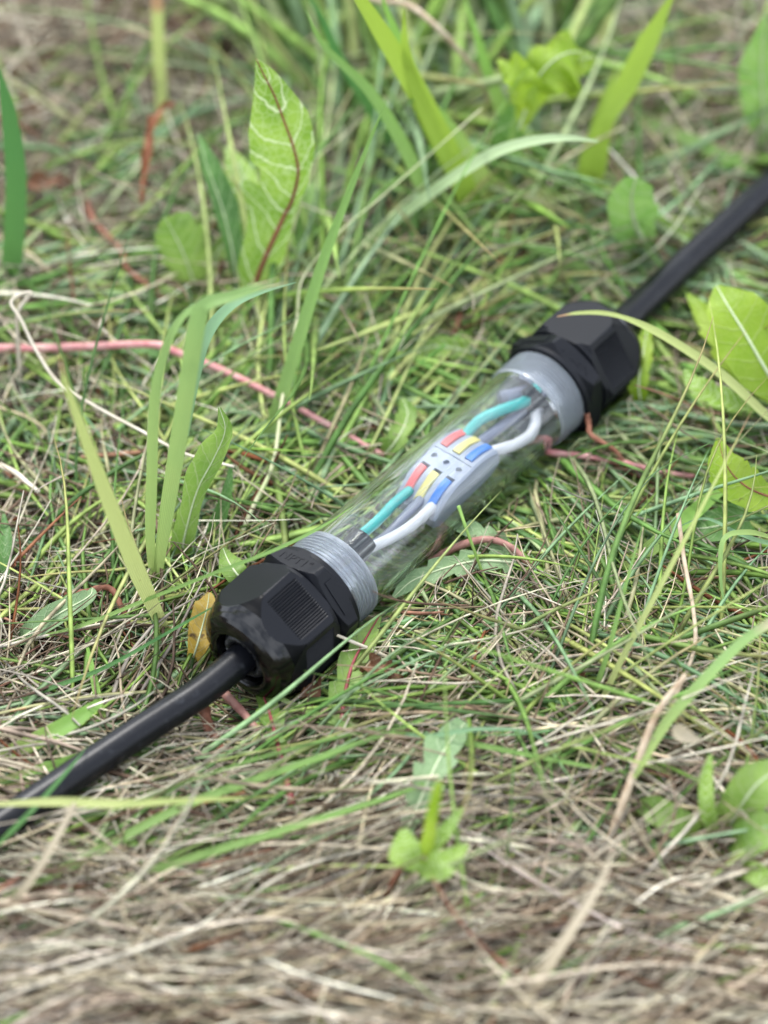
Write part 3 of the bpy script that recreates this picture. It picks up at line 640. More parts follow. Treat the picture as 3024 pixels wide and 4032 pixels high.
d = plant('dock_plant', 1090, 470, 'crinkled green leaf curling over on its stem at the top', 'dock plant')
into(d, stalk('stem', [(1085, 500, 1), (1092, 400), (1108, 290), (1125, 215)], 1.5, S_green, lean=8))
into(d, leaf('leaf', [(1122, 280, 40), (1150, 190, 56), (1190, 135, 66), (1240, 112, 68), (1288, 130, 60)], [8, 30, 56, 46, 4], [8, 46, 84, 86, 4], G_leaf3, cup=-0.35, ripple=5.0, k=0.6, rib=S_pale, ribr=0.5))
into(d, leaf('leaf', [(1125, 250, 46), (1125, 200, 58), (1110, 160, 66), (1076, 128, 66)], [8, 26, 30, 4], [8, 40, 40, 4], G_leaf3, cup=0.3, ripple=4.0, k=0.6))
into(d, leaf('leaf', [(1092, 420, 8), (1092, 340, 20), (1100, 270, 34), (1118, 210, 44)], [8, 34, 30, 6], [8, 36, 34, 6], G_mid, cup=0.4, ripple=2.0))
d = plant('dock_plant', 1370, 548, 'dark green oval leaf with pale midrib above the far cable', 'dock plant', 'oval leaves')
into(d, leaf('leaf', [(1405, 566, 1), (1388, 520), (1370, 480), (1364, 430), (1374, 384)], [6, 36, 54, 52, 24], [6, 30, 50, 62, 40], G_mid, lean=-22, cup=0.25, ripple=0.6, rib=S_pale, ribr=1.2))
d = plant('dock_plant', 1640, 320, 'blurred green oval leaf at the top right corner', 'dock plant', 'oval leaves')
into(d, leaf('leaf', [(1662, 340, 1), (1650, 240), (1645, 140), (1655, 30)], [6, 44, 52, 4], [6, 40, 40, 4], G_mid, lean=-20, cup=0.2, rib=S_pale, ribr=0.8))
d = plant('dock_plant', 1690, 840, 'bright yellow green oval leaves below the far cable at the right edge', 'dock plant', 'oval leaves')
into(d, leaf('leaf', [(1700, 870, 6), (1655, 800, 22), (1612, 725, 32), (1572, 660, 38), (1548, 618, 38)], [10, 62, 74, 50, 6], [10, 60, 80, 62, 6], G_leaf3, cup=0.12, ripple=0.5, k=0.6, rib=S_pale, ribr=0.7))
into(d, leaf('leaf', [(1690, 880, 4), (1600, 790, 14), (1540, 700, 20), (1485, 635, 22)], [8, 44, 38, 4], [8, 36, 30, 4], G_leaf3, cup=0.2, ripple=0.7, k=0.6, teeth=0.3))
into(d, leaf('leaf', [(1650, 890, 4), (1570, 865, 14), (1510, 835, 18), (1478, 798, 18)], [6, 26, 30, 4], [6, 28, 26, 4], G_leaf, cup=0.3, ripple=0.8, k=0.6, teeth=0.3))
d = plant('dandelion_plant', 1690, 1080, 'jagged bright green leaf lying at the right edge below the oval leaves', 'dandelion', 'dandelion plants')
into(d, leaf('leaf', [(1700, 1085, 6), (1620, 1056, 16), (1572, 1010, 22), (1550, 946, 26)], [16, 54, 52, 3], [16, 46, 42, 3], G_leaf3, cup=0.15, ripple=0.4, k=0.6, teeth=0.15, rib=S_maroon, ribr=0.35))
T_(leaf('broad_leaf', [(1690, 1120, 2), (1600, 1125, 4), (1530, 1140, 5), (1470, 1140, 4)], [30, 42, 34, 6], [30, 44, 36, 6], G_dark, cup=0.1, k=0.5, rib=S_pale, ribr=0.4), 'dull green leaf lying flat under the jagged leaf at the right edge', 'leaf', 'leaves lying in the grass')
d = plant('dandelion_plant', 870, 1800, 'grey green dandelion leaf with toothed edges lying in front of the near gland', 'dandelion', 'dandelion plants')
into(d, leaf('leaf', [(868, 1820, 4), (895, 1760, 9), (925, 1690, 15), (960, 1620, 17), (1005, 1560, 15)], [8, 30, 44, 52, 20], [8, 28, 40, 40, 14], G_grey, cup=0.1, k=0.5, teeth=0.5, nt=5, rib=S_pale, ribr=0.6))
d = plant('dandelion_plant', 960, 1210, 'flattened dandelion with toothed leaves beside the clear tube', 'dandelion', 'dandelion plants')
into(d, leaf('leaf', [(1180, 1235, 2), (1100, 1215, 5), (1010, 1215, 6), (900, 1250, 5), (850, 1290, 3)], [6, 26, 34, 30, 5], [6, 24, 30, 26, 5], G_grey, cup=0.2, k=0.5, teeth=0.5, nt=7, rib=S_pale, ribr=0.5, ripple=0.7))
into(d, leaf('leaf', [(1150, 1225, 2), (1090, 1180, 6), (1030, 1150, 8), (960, 1130, 5)], [6, 24, 26, 4], [6, 26, 26, 4], G_grey, cup=0.2, k=0.5, teeth=0.5, nt=6, ripple=0.7))
d = plant('dandelion_plant', 740, 1480, 'dandelion with red ribbed leaves half under the near gland', 'dandelion', 'dandelion plants')
into(d, leaf('leaf', [(735, 1650, 2), (738, 1590, 3), (742, 1520, 5), (760, 1440, 7), (790, 1380, 6), (820, 1330, 4)], [5, 24, 40, 36, 30, 5], [5, 26, 44, 42, 26, 5], G_leaf2, cup=0.15, k=0.5, teeth=0.45, nt=6, rib=S_red, ribr=0.9, ripple=0.6))
into(d, leaf('leaf', [(632, 1740, 3), (618, 1680, 4), (600, 1610, 5), (582, 1540, 4), (560, 1480, 2)], [3, 5, 22, 30, 8], [3, 5, 22, 34, 8], G_leaf2, cup=0.1, k=0.5, teeth=0.5, nt=5, rib=S_red, ribr=1.1))
T_(leaf('broad_leaf', [(10, 1400, 1), (60, 1370, 3), (120, 1330, 6), (190, 1290, 8), (200, 1270, 8)], [8, 22, 28, 18, 3], [8, 22, 26, 16, 3], G_grey, cup=0.3, k=0.5, rib=S_pale, ribr=0.5), 'grey green leaf lying at the left edge above the near cable', 'leaf', 'leaves lying in the grass')
T_(leaf('broad_leaf', [(-10, 1310, 2), (5, 1230, 6), (12, 1160, 10), (8, 1110, 10)], [10, 18, 16, 3], [10, 18, 14, 3], G_dark, cup=0.3, k=0.5), 'dark green leaf at the left edge above the grey green one', 'leaf', 'leaves lying in the grass')
for n_l, (pts, lw, rw, lab) in enumerate([
    ([(800, 1010, 2), (850, 960, 5), (880, 900, 8), (870, 860, 8)], [5, 26, 28, 5], [5, 22, 24, 5], 'green leaf behind the left side of the clear tube'),
    ([(420, 800, 2), (360, 760, 4), (290, 745, 6), (230, 760, 4)], [5, 24, 22, 4], [5, 20, 22, 4], 'green leaf lying behind the pink runner at the left'),
    ([(1390, 900, 2), (1380, 830, 8), (1390, 760, 12), (1400, 700, 12)], [5, 26, 26, 5], [5, 22, 24, 5], 'green leaf standing behind the far gland below its cable'),
    ([(1500, 1530, 2), (1540, 1570, 5), (1600, 1590, 6), (1650, 1580, 5)], [5, 22, 24, 5], [5, 22, 24, 5], 'green leaf lying in the grass at the lower right'),
    ([(1080, 800, 2), (1010, 760, 5), (930, 750, 8), (860, 790, 6)], [5, 26, 30, 5], [5, 26, 26, 5], 'light green leaf lying in the grass left of the far gland')]):
    T_(leaf('broad_leaf', pts, lw, rw, [G_leaf2, G_dark, G_leaf3, G_leaf2, G_leaf][n_l], cup=0.25, k=0.6, ripple=0.6, teeth=0.3, rib=S_pale, ribr=0.4), lab, 'leaf', 'leaves lying in the grass')
# small blurred seedling in front
d = plant('seedling', 880, 1930, 'small blurred seedling with a yellow upright leaf in the foreground', 'seedling')
into(d, stalk('stem', [(810, 1990, 1), (840, 1920), (880, 1860), (905, 1850)], 1.0, S_rust, lean=4))
into(d, leaf('leaf', [(905, 1880, 14), (925, 1820), (935, 1760), (948, 1700), (955, 1690)], [4, 16, 14, 12, 3], [4, 14, 12, 10, 3], G_leaf3, lean=2, cup=0.4))
into(d, leaf('leaf', [(905, 1880, 18), (880, 1840, 24), (872, 1790, 26)], [6, 44, 8], [6, 40, 8], G_leaf, cup=0.1))
into(d, leaf('leaf', [(905, 1885, 16), (950, 1870, 22), (1010, 1825, 22)], [6, 34, 6], [6, 34, 6], G_leaf, cup=0.3))
into(d, leaf('leaf', [(920, 1860, 14), (960, 1800, 22), (1000, 1745, 24)], [5, 18, 5], [5, 16, 5], G_leaf, cup=0.3))
# weed at the lower right
d = plant('weed', 1560, 1800, 'blurred leafy weed in the lower right corner', 'weed')
into(d, leaf('leaf', [(1560, 1830, 2), (1590, 1760, 12), (1640, 1690, 26), (1720, 1640, 28)], [6, 44, 48, 5], [6, 46, 46, 5], G_leaf2, cup=0.3, rib=S_pale, ribr=0.5))
into(d, leaf('leaf', [(1560, 1830, 2), (1600, 1820, 12), (1660, 1790, 18), (1720, 1760, 18)], [6, 38, 40, 5], [6, 38, 40, 5], G_leaf2, cup=0.3))
into(d, leaf('leaf', [(1550, 1830, 2), (1480, 1790, 10), (1410, 1750, 10), (1370, 1740, 8)], [6, 34, 28, 5], [6, 34, 32, 5], G_leaf2, cup=0.3))
into(d, leaf('leaf', [(1555, 1830, 2), (1530, 1760, 16), (1525, 1690, 24), (1535, 1630, 28)], [6, 18, 16, 4], [6, 18, 16, 4], G_leaf, cup=0.4))
into(d, leaf('leaf', [(1590, 1900, 2), (1610, 1880, 8), (1650, 1900, 12), (1700, 1960, 8)], [6, 22, 24, 5], [6, 22, 24, 5], G_leaf, cup=0.2))
g = plant('weed_shoot', 1290, 1890, 'blurred green and brown stem slanting across the lower right', 'stem')
into(g, stalk('stem', [(1290, 1890, 1), (1330, 1780, 14), (1380, 1640, 26), (1420, 1540, 34), (1480, 1460, 40)], 1.5, S_tan, n=40))
into(g, blade('blade', [(1370, 1680, 24), (1440, 1560, 32), (1520, 1470, 40), (1600, 1390, 46), (1670, 1340, 50)], 3.4, B_pale, taper=(0.4, 0.9, 1, 1, 0.9, 0.8)))
into(g, blade('blade', [(1455, 1570, 44), (1480, 1590, 40), (1520, 1600, 34)], 5.0, B_straw))
T_(stalk('dry_stalk', [(1465, 1110, 30), (1478, 1210, 26), (1498, 1320, 24), (1500, 1400, 22), (1470, 1480, 24), (1440, 1545, 20)], 0.8, S_tan, n=40), 'thin brown stalk bending down at the right', 'stalk', 'dry stalks')
T_(blade('curled_shoot', [(1680, 1165, 24), (1620, 1150, 30), (1568, 1160, 32), (1556, 1210, 28), (1562, 1290, 20), (1590, 1380, 10)], 1.9, B_pale, n=50), 'pale blade curling over at the right edge', 'grass blade', 'curled grass blades')
T_(blade('curled_shoot', [(1700, 1180, 20), (1640, 1168, 24), (1590, 1150, 26), (1520, 1120, 20), (1440, 1150, 12)], 1.6, B_glau, n=50), 'thin grey green blade crossing behind the pale curl at the right edge', 'grass blade', 'curled grass blades')

# runners, twigs and stems
T_(stalk('runner', [(-20, 752, 10), (80, 752, 12), (200, 748, 13), (330, 744, 18), (385, 762, 17), (470, 795, 14), (560, 838, 13), (640, 880, 11), (740, 935, 8), (830, 985, 5)], lambda u: 1.6 - 0.5 * u, S_pink, n=70), 'pink runner crossing the grass from the left edge towards the clear tube', 'stem', 'red and pink runners')
T_(stalk('runner', [(1120, 960, 10), (1178, 948, 14), (1182, 975, 6), (1260, 985, 6), (1340, 998, 7), (1420, 1018, 5), (1500, 1030, 3)], 1.45, S_pink, n=50), 'pale pink runner coming out from under the far end of the clear tube', 'stem', 'red and pink runners')
T_(stalk('runner', [(930, 1215, 3), (970, 1190, 7), (1020, 1170, 12), (1065, 1166, 14), (1110, 1186, 13), (1140, 1220, 9), (1160, 1262, 2)], 1.5, S_rose, n=50), 'dull rose runner arching out of the grass right of the clear tube', 'stem', 'red and pink runners')
T_(stalk('runner', [(485, 1498, 3), (530, 1545, 5), (560, 1580, 5), (610, 1610, 2)], 1.6, S_rose, n=30), 'dark red runner coming out below the near gland', 'stem', 'red and pink runners')
T_(stalk('runner', [(440, 1530, 5), (455, 1580, 6), (490, 1640, 6), (520, 1700, 4), (545, 1750, 2)], lambda u: 1.9 - 0.9 * u, S_rust, n=40, wob=0.35), 'rough rusty stem running down from the near cable', 'stem', 'red and pink runners')
T_(stalk('twig', [(820, 1700, 2), (800, 1740, 4), (760, 1780, 5), (730, 1820, 4), (706, 1840, 2)], 1.5, S_rust, n=30, wob=0.5), 'rusty twig lying in the straw of the foreground', 'twig', 'rusty twigs')
T_(stalk('twig', [(185, 425, 10), (205, 480, 14), (262, 540, 12), (275, 580, 10), (330, 625, 8), (400, 690, 4)], 1.3, S_rust, n=40, wob=0.3), 'rusty twig bending down left of the dandelion leaves', 'twig', 'rusty twigs')
T_(stalk('twig', [(735, 545, 8), (790, 590, 10), (860, 640, 9), (960, 628, 9), (1060, 622, 6)], 1.1, S_rust, n=40, wob=0.3), 'rusty twig curving through the grass above the clear tube', 'twig', 'rusty twigs')
T_(stalk('twig', [(995, 680, 12), (972, 750, 10), (950, 805, 8), (912, 858, 4)], 1.2, S_rust, n=30, wob=0.3), 'rusty twig standing left of the far gland', 'twig', 'rusty twigs')
T_(stalk('twig', [(780, 920, 5), (850, 930, 7), (912, 942, 5)], 1.4, S_rust, n=20, wob=0.3), 'short rusty twig lying behind the clear tube', 'twig', 'rusty twigs')
T_(stalk('twig', [(1262, 868, 14), (1272, 915, 15), (1278, 940, 14), (1330, 975, 10), (1352, 1010, 5), (1360, 1030, 2)], 1.1, S_rust, n=40, wob=0.3), 'bent rusty twig below the far gland', 'twig', 'rusty twigs')
T_(stalk('twig', [(115, 1290, 4), (180, 1280, 8), (235, 1270, 10), (262, 1310, 9), (280, 1360, 6), (292, 1420, 2)], 1.2, S_rust, n=50, wob=0.4), 'curled rusty twig left of the broad yellow green blade', 'twig', 'rusty twigs')
T_(stalk('arching_stalk', [(760, -30, 40), (815, 0, 60), (880, 10, 74), (940, 55, 74), (1000, 120, 60), (1045, 180, 40), (1050, 260, 4)], 1.4, S_tan, n=60), 'tan stem arching over at the top centre', 'stem')
for pts, mt, lab in (
    ([(770, 1450, 3), (800, 1440, 8), (835, 1450, 9), (870, 1470, 4)], G_brown, 'crumpled brown dead leaf lying right of the near gland'),
    ([(1210, 1500, 2), (1225, 1480, 5), (1250, 1478, 6), (1268, 1500, 3)], G_brown, 'small crumpled brown leaf in the grass at the lower right'),
    ([(305, 440, 20), (318, 330, 32), (335, 255, 38), (375, 222, 34)], G_rust, 'blurred curled pinkish brown leaf at the upper left'),
    ([(690, 1430, 2), (672, 1500, 3), (655, 1545, 2)], G_brown, 'dark brown dead leaf under the front of the near gland'),
    ([(20, 420, 3), (70, 400, 9), (130, 400, 10), (180, 425, 5)], G_brown, 'brown dead leaf lying at the upper left')):
    w_ = 22 if mt is G_brown else 12
    T_(leaf('dead_leaf', pts, [4, w_, w_ * 0.9, 4], [4, w_, w_ * 0.8, 4], mt, cup=0.7, ripple=2.6, k=0.4, teeth=0.4), lab, 'dead leaf', 'dead leaves')

# blades lying over and in front of the joint
T_(blade('grass_shoot', [(1760, 980, 8), (1659, 900, 22), (1560, 810, 36), (1450, 735, 46), (1370, 694, 50), (1310, 677, 50), (1250, 676, 50), (1203, 684, 49)], 3.3, B_yel, n=70, taper=(0.6, 0.9, 1.0, 0.9, 0.8, 0.45, 0.5, 0.35, 0.1)), 'blade with a withered curled tip arching over the far gland', 'grass blade', 'long grass blades')
T_(blade('grass_shoot', [(-30, 1545, 4), (100, 1490, 9), (230, 1440, 12), (400, 1345, 20), (480, 1300, 26)], 1.5, B_deep, taper=(1, 1, 0.9, 0.6, 0.1)), 'thin dark green blade ending against the hexagon of the near gland', 'grass blade', 'thin grass blades')
T_(blade('grass_shoot', [(-30, 1400, 4), (150, 1360, 12), (330, 1290, 24), (470, 1235, 38), (600, 1185, 43), (700, 1135, 44), (760, 1095, 41)], 1.3, B_green, taper=(1, 1, 0.9, 0.9, 0.8, 0.1)), 'thin green blade resting across the threads beside the near gland', 'grass blade', 'thin grass blades')
T_(blade('grass_shoot', [(-20, 1738, 26), (120, 1732, 32), (260, 1736, 34), (420, 1728, 28), (560, 1722, 16), (660, 1705, 8)], 2.6, B_yel, taper=(0.5, 1, 1, 0.6, 0.35, 0.05)), 'light green blade lying level across the near cable', 'grass blade', 'long grass blades')
T_(blade('grass_shoot', [(-30, 1655, 5), (60, 1610, 9), (150, 1562, 12), (215, 1518, 12)], 5.4, B_fresh, taper=(0.9, 1, 1, 0.9, 0.5)), 'broad light green blade at the left edge above the near cable', 'grass blade', 'broad grass blades')
T_(blade('grass_shoot', [(-30, 1712, 5), (60, 1682, 8), (140, 1655, 9), (230, 1622, 6)], 5.8, B_fresh, taper=(0.9, 1, 1, 0.9, 0.5)), 'broad light green blade tucked under the near cable at the left edge', 'grass blade', 'broad grass blades')
T_(blade('grass_shoot', [(226, 1600, 3), (218, 1545, 6), (198, 1440, 9), (182, 1370, 9)], 3.0, B_fresh), 'light green blade pointing down to the near cable', 'grass blade', 'long grass blades')
T_(blade('grass_shoot', [(-30, 1850, 20), (60, 1760, 26), (150, 1660, 24), (190, 1610, 20)], 1.6, B_deep), 'thin dark blade crossing the near cable at the lower left', 'grass blade', 'thin grass blades')
T_(stalk('dry_stalk', [(900, 1455, 3), (820, 1412, 10), (760, 1386, 15), (724, 1370, 18)], 0.75, S_straw, n=30), 'pale straw pointing at the front edge of the near gland', 'stalk', 'dry stalks')
T_(stalk('dry_stalk', [(990, 1092, 30), (1010, 1150, 24), (1040, 1230, 12), (1070, 1300, 3)], 0.65, S_green, n=30), 'thin green spear with a white tip beside the clear tube', 'stalk', 'dry stalks')
T_(blade('grass_shoot', [(1250, 1620, 2), (1340, 1430, 26), (1440, 1240, 50), (1540, 1050, 68), (1625, 885, 80)], 1.9, B_yel, n=50), 'long thin yellow green blade rising to the right edge past the jagged leaf', 'grass blade', 'thin grass blades')
T_(blade('grass_shoot', [(1235, 1600, 2), (1300, 1450, 20), (1350, 1270, 38), (1395, 1110, 50)], 1.7, B_green, n=50), 'long thin green blade rising in the middle of the right side', 'grass blade', 'thin grass blades')
T_(blade('grass_shoot', [(1300, 1285, 3), (1370, 1215, 10), (1450, 1150, 14), (1540, 1070, 12), (1600, 1010, 8)], 5.4, B_fresh, taper=(0.5, 0.9, 1, 1, 0.8, 0.3)), 'broad green blade slanting up towards the jagged leaf', 'grass blade', 'broad grass blades')
T_(blade('grass_shoot', [(560, 1490, 4), (760, 1570, 14), (980, 1600, 20), (1300, 1660, 18), (1500, 1680, 8)], 2.2, B_green, n=50), 'green blade arching low across the lower right foreground', 'grass blade', 'thin grass blades')
T_(blade('grass_shoot', [(720, 1560, 4), (900, 1590, 20), (1030, 1575, 26), (1150, 1585, 24), (1220, 1650, 12)], 1.5, B_glau, n=50), 'thin blue green blade arching below the near gland', 'grass blade', 'thin grass blades')
T_(blade('grass_shoot', [(1080, 2240, 4), (1180, 2090, 20), (1290, 1920, 36), (1330, 1820, 44)], 3.4, B_straw, n=40), 'blurred pale straw blade at the bottom right', 'grass blade', 'straw blades')
T_(blade('grass_shoot', [(-20, 2010, 6), (80, 1880, 24), (160, 1740, 36), (220, 1640, 40)][:3] + [(130, 1780, 34)], 2.4, B_straw, n=30), 'blurred pale straw blade at the lower left', 'grass blade', 'straw blades')
T_(blade('grass_shoot', [(-40, 1960, 6), (150, 1870, 14), (400, 1740, 18), (650, 1650, 22), (900, 1560, 20), (1060, 1490, 10)], 2.8, B_green, n=60), 'long green blade running up to the right across the foreground', 'grass blade', 'long grass blades')
T_(blade('grass_shoot', [(120, 1960, 4), (330, 1880, 14), (620, 1790, 20), (900, 1700, 20), (1120, 1600, 12)], 2.6, B_green, n=60), 'long green blade lying below the toothed grey leaf', 'grass blade', 'long grass blades')

# ------------------------------------------------------------------ grass and straw as masses
def hfield(x, y): return gnoise(x, y)
Sd = np.array([list(A0 + a_ * ((-TH - GL) * 1e-3)), list(A0 + a_ * ((TLm + TH + GL) * 1e-3))])
cab1 = np.array([list(p) for p in spline(near_pts, 60)]); cab2 = np.array([list(p) for p in spline(far_pts, 60)])
def push(Pn, seg_pts, Rr):
    """press strands away from a tube of radius Rr along a polyline; returns points and a drop mask"""
    best = np.full(Pn.shape[:2], 1e9); cp = np.zeros_like(Pn)
    for a, b in zip(seg_pts[:-1], seg_pts[1:]):
        d = b - a; t = np.clip(((Pn - a) @ d) / (d @ d), 0, 1); c = a + t[..., None] * d
        q = np.linalg.norm(Pn - c, axis=-1); m = q < best; best[m] = q[m]; cp[m] = c[m]
    ins = best < Rr
    over = ((ins & (Pn[..., 2] > cp[..., 2] - 0.3 * Rr)) | ((np.linalg.norm((Pn - cp)[..., :2], axis=-1) < Rr * 1.02) & (Pn[..., 2] > cp[..., 2]))).any(1)
    dv = Pn - cp; dv[..., 2] = np.minimum(dv[..., 2], -0.2 * np.linalg.norm(dv, axis=-1)); dv /= np.linalg.norm(dv, axis=-1)[..., None] + 1e-9
    Pn = np.where(ins[..., None], cp + dv * Rr, Pn)
    return Pn, over
def project(x, y, z=0.0):
    r = np.stack([x - CAM.x, y - CAM.y, np.full_like(x, z) - CAM.z], -1)
    zc = r @ np.array(fwd); return (1512 + r[..., 0] / zc * FPX) / K, (2016 - (r @ np.array(cup)) / zc * FPX) / K
def unproject(dx, dy):
    u = (dx * K - 1512) / FPX; v = (2016 - dy * K) / FPX
    rx = u; ry = fwd.y + v * cup.y; rz = fwd.z + v * cup.z; t = -CAM.z / rz
    return CAM.x + rx * t, CAM.y + ry * t
def strands(base, head, elev, length, curl, bend, width, seg, lift, flat, col, coltip, tipw=0.15):
    """paths grow from base (N,2+z) turning by curl and sinking by bend; returns verts, faces, colours of 3-sided strands"""
    Nn = len(head); K_ = seg + 1; t = np.linspace(0, 1, K_)
    hd = head[:, None] + curl[:, None] * t[None] + 0.12 * rng.standard_normal((Nn, 1)) * np.sin(t[None] * 6.28 + rng.random((Nn, 1)) * 6)
    el = elev[:, None] - bend[:, None] * t[None]
    step = length[:, None] / seg
    dx = np.cos(hd) * np.cos(el) * step; dy = np.sin(hd) * np.cos(el) * step; dz = np.sin(el) * step
    P = np.zeros((Nn, K_, 3)); P[:, 0] = base
    P[:, 1:, 0] = base[:, None, 0] + np.cumsum(dx[:, :-1], 1); P[:, 1:, 1] = base[:, None, 1] + np.cumsum(dy[:, :-1], 1)
    P[:, 1:, 2] = base[:, None, 2] + np.cumsum(dz[:, :-1], 1)
    fl = hfield(P[..., 0], P[..., 1]) + lift[:, None]
    P[..., 2] = np.where(P[..., 2] < fl, fl + 0.15 * (P[..., 2] - fl) * 0, P[..., 2])
    P, o1 = push(P, Sd, 0.0212); P, o2 = push(P, cab1, 0.0068); P, o3 = push(P, cab2, 0.0072)
    keep = ~(o1 | o2 | o3)
    P = P[keep]; Nn = len(P); width = width[keep]; flat = flat[keep]; col = col[keep]; coltip = coltip[keep]
    T = np.gradient(P, axis=1); T /= np.linalg.norm(T, axis=-1)[..., None] + 1e-9
    up = np.zeros_like(T); up[..., 2] = 1; up[..., 1] = -0.3
    S_ = np.cross(T, up); S_ /= np.linalg.norm(S_, axis=-1)[..., None] + 1e-9; U = np.cross(S_, T)
    roll = rng.random((Nn, 1)) * 1.6 - 0.8 + (rng.random((Nn, 1)) - 0.5) * 2 * t[None]
    w = width[:, None] * 0.5 * (np.minimum(1, 0.55 + 2.5 * t[None]) * (1 - (1 - tipw) * t[None] ** 2.5))
    vs = np.zeros((Nn, K_, 3, 3))
    for j, (ca, h) in enumerate(((-1, 0), (0, 1), (1, 0))):
        a = S_ * (ca * w)[..., None]; b = U * (h * w * flat[:, None])[..., None]
        lx = ca * w; ly = h * w * flat[:, None]
        vs[:, :, j] = P + S_ * (lx * np.cos(roll) - ly * np.sin(roll))[..., None] + U * (lx * np.sin(roll) + ly * np.cos(roll))[..., None]
    cols = col[:, None, :] * (1 - t[None, :, None] ** 3) + coltip[:, None, :] * t[None, :, None] ** 3
    cols = np.repeat(cols[:, :, None, :], 3, 2)
    i = np.arange(Nn)[:, None, None] * (K_ * 3); s = np.arange(seg)[None, :, None] * 3
    base_i = (i + s)
    F = []
    for a, b in ((0, 1), (1, 2), (2, 0)):
        F.append(np.concatenate([base_i + a, base_i + b, base_i + b + 3, base_i + a + 3], -1))
    F = np.stack(F, 2).reshape(-1, 4)
    return vs.reshape(-1, 3), F, cols.reshape(-1, 3)
def mass(name, parts, mat, label):
    off = 0; V_ = []; F_ = []; C_ = []
    for v, f, c in parts:
        V_.append(v); F_.append(f + off); C_.append(c); off += len(v)
    V_ = np.concatenate(V_).astype(np.float32); F_ = np.concatenate(F_).astype(np.int32); C_ = np.concatenate(C_).astype(np.float32)
    me = bpy.data.meshes.new(name)
    me.vertices.add(len(V_)); me.vertices.foreach_set('co', V_.ravel())
    me.loops.add(F_.size); me.loops.foreach_set('vertex_index', F_.ravel())
    me.polygons.add(len(F_)); me.polygons.foreach_set('loop_start', np.arange(len(F_), dtype=np.int32) * 4)
    me.polygons.foreach_set('use_smooth', np.ones(len(F_), dtype=bool))
    at = me.attributes.new('Col', 'FLOAT_COLOR', 'POINT')
    at.data.foreach_set('color', np.concatenate([C_, np.ones((len(C_), 1), np.float32)], 1).ravel())
    me.update(); me.validate()
    o = obj(name, me, mat); o['kind'] = 'stuff'; o['label'] = label; return o
def pick(pal, n, jit=0.18):
    pal = np.array(pal, float); c = pal[rng.integers(0, len(pal), n)]
    return c * (1 + jit * rng.standard_normal((n, 1))).clip(0.4, 1.7) * (1 + 0.025 * rng.standard_normal((n, 3)))
STRAW = [(0.58, 0.49, 0.32), (0.66, 0.59, 0.43), (0.44, 0.36, 0.24), (0.80, 0.74, 0.58), (0.30, 0.24, 0.17), (0.46, 0.41, 0.32), (0.15, 0.10, 0.065), (0.62, 0.55, 0.41), (0.48, 0.38, 0.28), (0.72, 0.64, 0.46), (0.22, 0.16, 0.10)]
RUST = [(0.22, 0.08, 0.035), (0.30, 0.13, 0.07), (0.14, 0.06, 0.03), (0.36, 0.18, 0.12)]
SHADED_STRAW = [(0.10, 0.07, 0.045), (0.05, 0.034, 0.022), (0.13, 0.09, 0.065), (0.18, 0.135, 0.09)]  # bottom straw layer, darkened to paint shade into gaps between blades
GREEN = [(0.17, 0.30, 0.05), (0.25, 0.39, 0.09), (0.11, 0.22, 0.05), (0.32, 0.45, 0.11), (0.19, 0.32, 0.14), (0.40, 0.46, 0.14), (0.09, 0.18, 0.05), (0.44, 0.42, 0.22), (0.15, 0.27, 0.07), (0.22, 0.36, 0.18)]
GREEN2 = [(0.23, 0.37, 0.07), (0.32, 0.47, 0.12), (0.17, 0.33, 0.07), (0.24, 0.38, 0.18), (0.42, 0.50, 0.17), (0.11, 0.22, 0.05), (0.38, 0.46, 0.22), (0.16, 0.28, 0.07), (0.28, 0.42, 0.22)]
def area(n, x0=-160, x1=1820, y0=-260, y1=2420):
    """uniform on the ground over the strip of soil seen between those print coordinates"""
    ya = unproject(0, y0)[1]; yb = unproject(0, y1)[1]
    y = rng.random(n) * (ya - yb) + yb
    dyy = (y - CAM.y)
    xa = (x0 * K - 1512) / FPX; xb = (x1 * K - 1512) / FPX
    zc = dyy * fwd.y + (-CAM.z) * fwd.z
    x = CAM.x + (xa + rng.random(n) * (xb - xa)) * zc
    return x, y
def lowf(x, y, s, ph): return np.sin(x * s + ph + 1.7 * np.sin(y * s * 0.7 + ph)) * np.cos(y * s * 1.1 + ph * 2)
def straw(n, zlo, zhi, pal, wlo, whi, llo, lhi, coh, jit=0.2, x=None, y=None, elev=0.14, seg=7):
    if x is None: x, y = area(n)
    n = len(x); px, py = project(x, y)
    bare = ((np.abs(px - 105) < 85) & (np.abs(py - 450) < 75) & (rng.random(n) < 0.8)) | ((px < 520) & (py < 560) & (rng.random(n) < 0.35))
    x, y, px, py = x[~bare], y[~bare], px[~bare], py[~bare]; n = len(x)
    front = 1 / (1 + np.exp(-(py - 1700) / 90))
    mean = (1 - front) * (lowf(x, y, 22, 1.0) * 1.3 + 0.1 + 0.7 * (px < 700) - 0.55 * (px > 900)) + front * (0.18 + 0.35 * lowf(x, y, 25, 3.0))
    hd = mean + rng.standard_normal(n) * (coh * (1 - 0.62 * front)) + np.pi * rng.integers(0, 2, n)
    z = hfield(x, y) + zlo + rng.random(n) ** 1.3 * (zhi - zlo) * (1 + 0.8 * np.clip(lowf(x, y, 45, 5), 0, 1))
    wd = (wlo + rng.random(n) ** 1.6 * (whi - wlo)) * (1.15 + 0.25 * front)
    c = pick(pal, n, jit); ct = c * 0.9
    return strands(np.stack([x, y, z], -1), hd, rng.normal(0.03, elev, n), llo + rng.random(n) * (lhi - llo), rng.standard_normal(n) * 0.5, rng.standard_normal(n) * 0.2, wd, seg, zlo + rng.random(n) * 0.004, 0.5 + rng.random(n) * 0.5, c, ct, 0.35)
M_strawm = attr_mat('dry_straw', 0.03, 0.7, 0.15, amt=0.6)
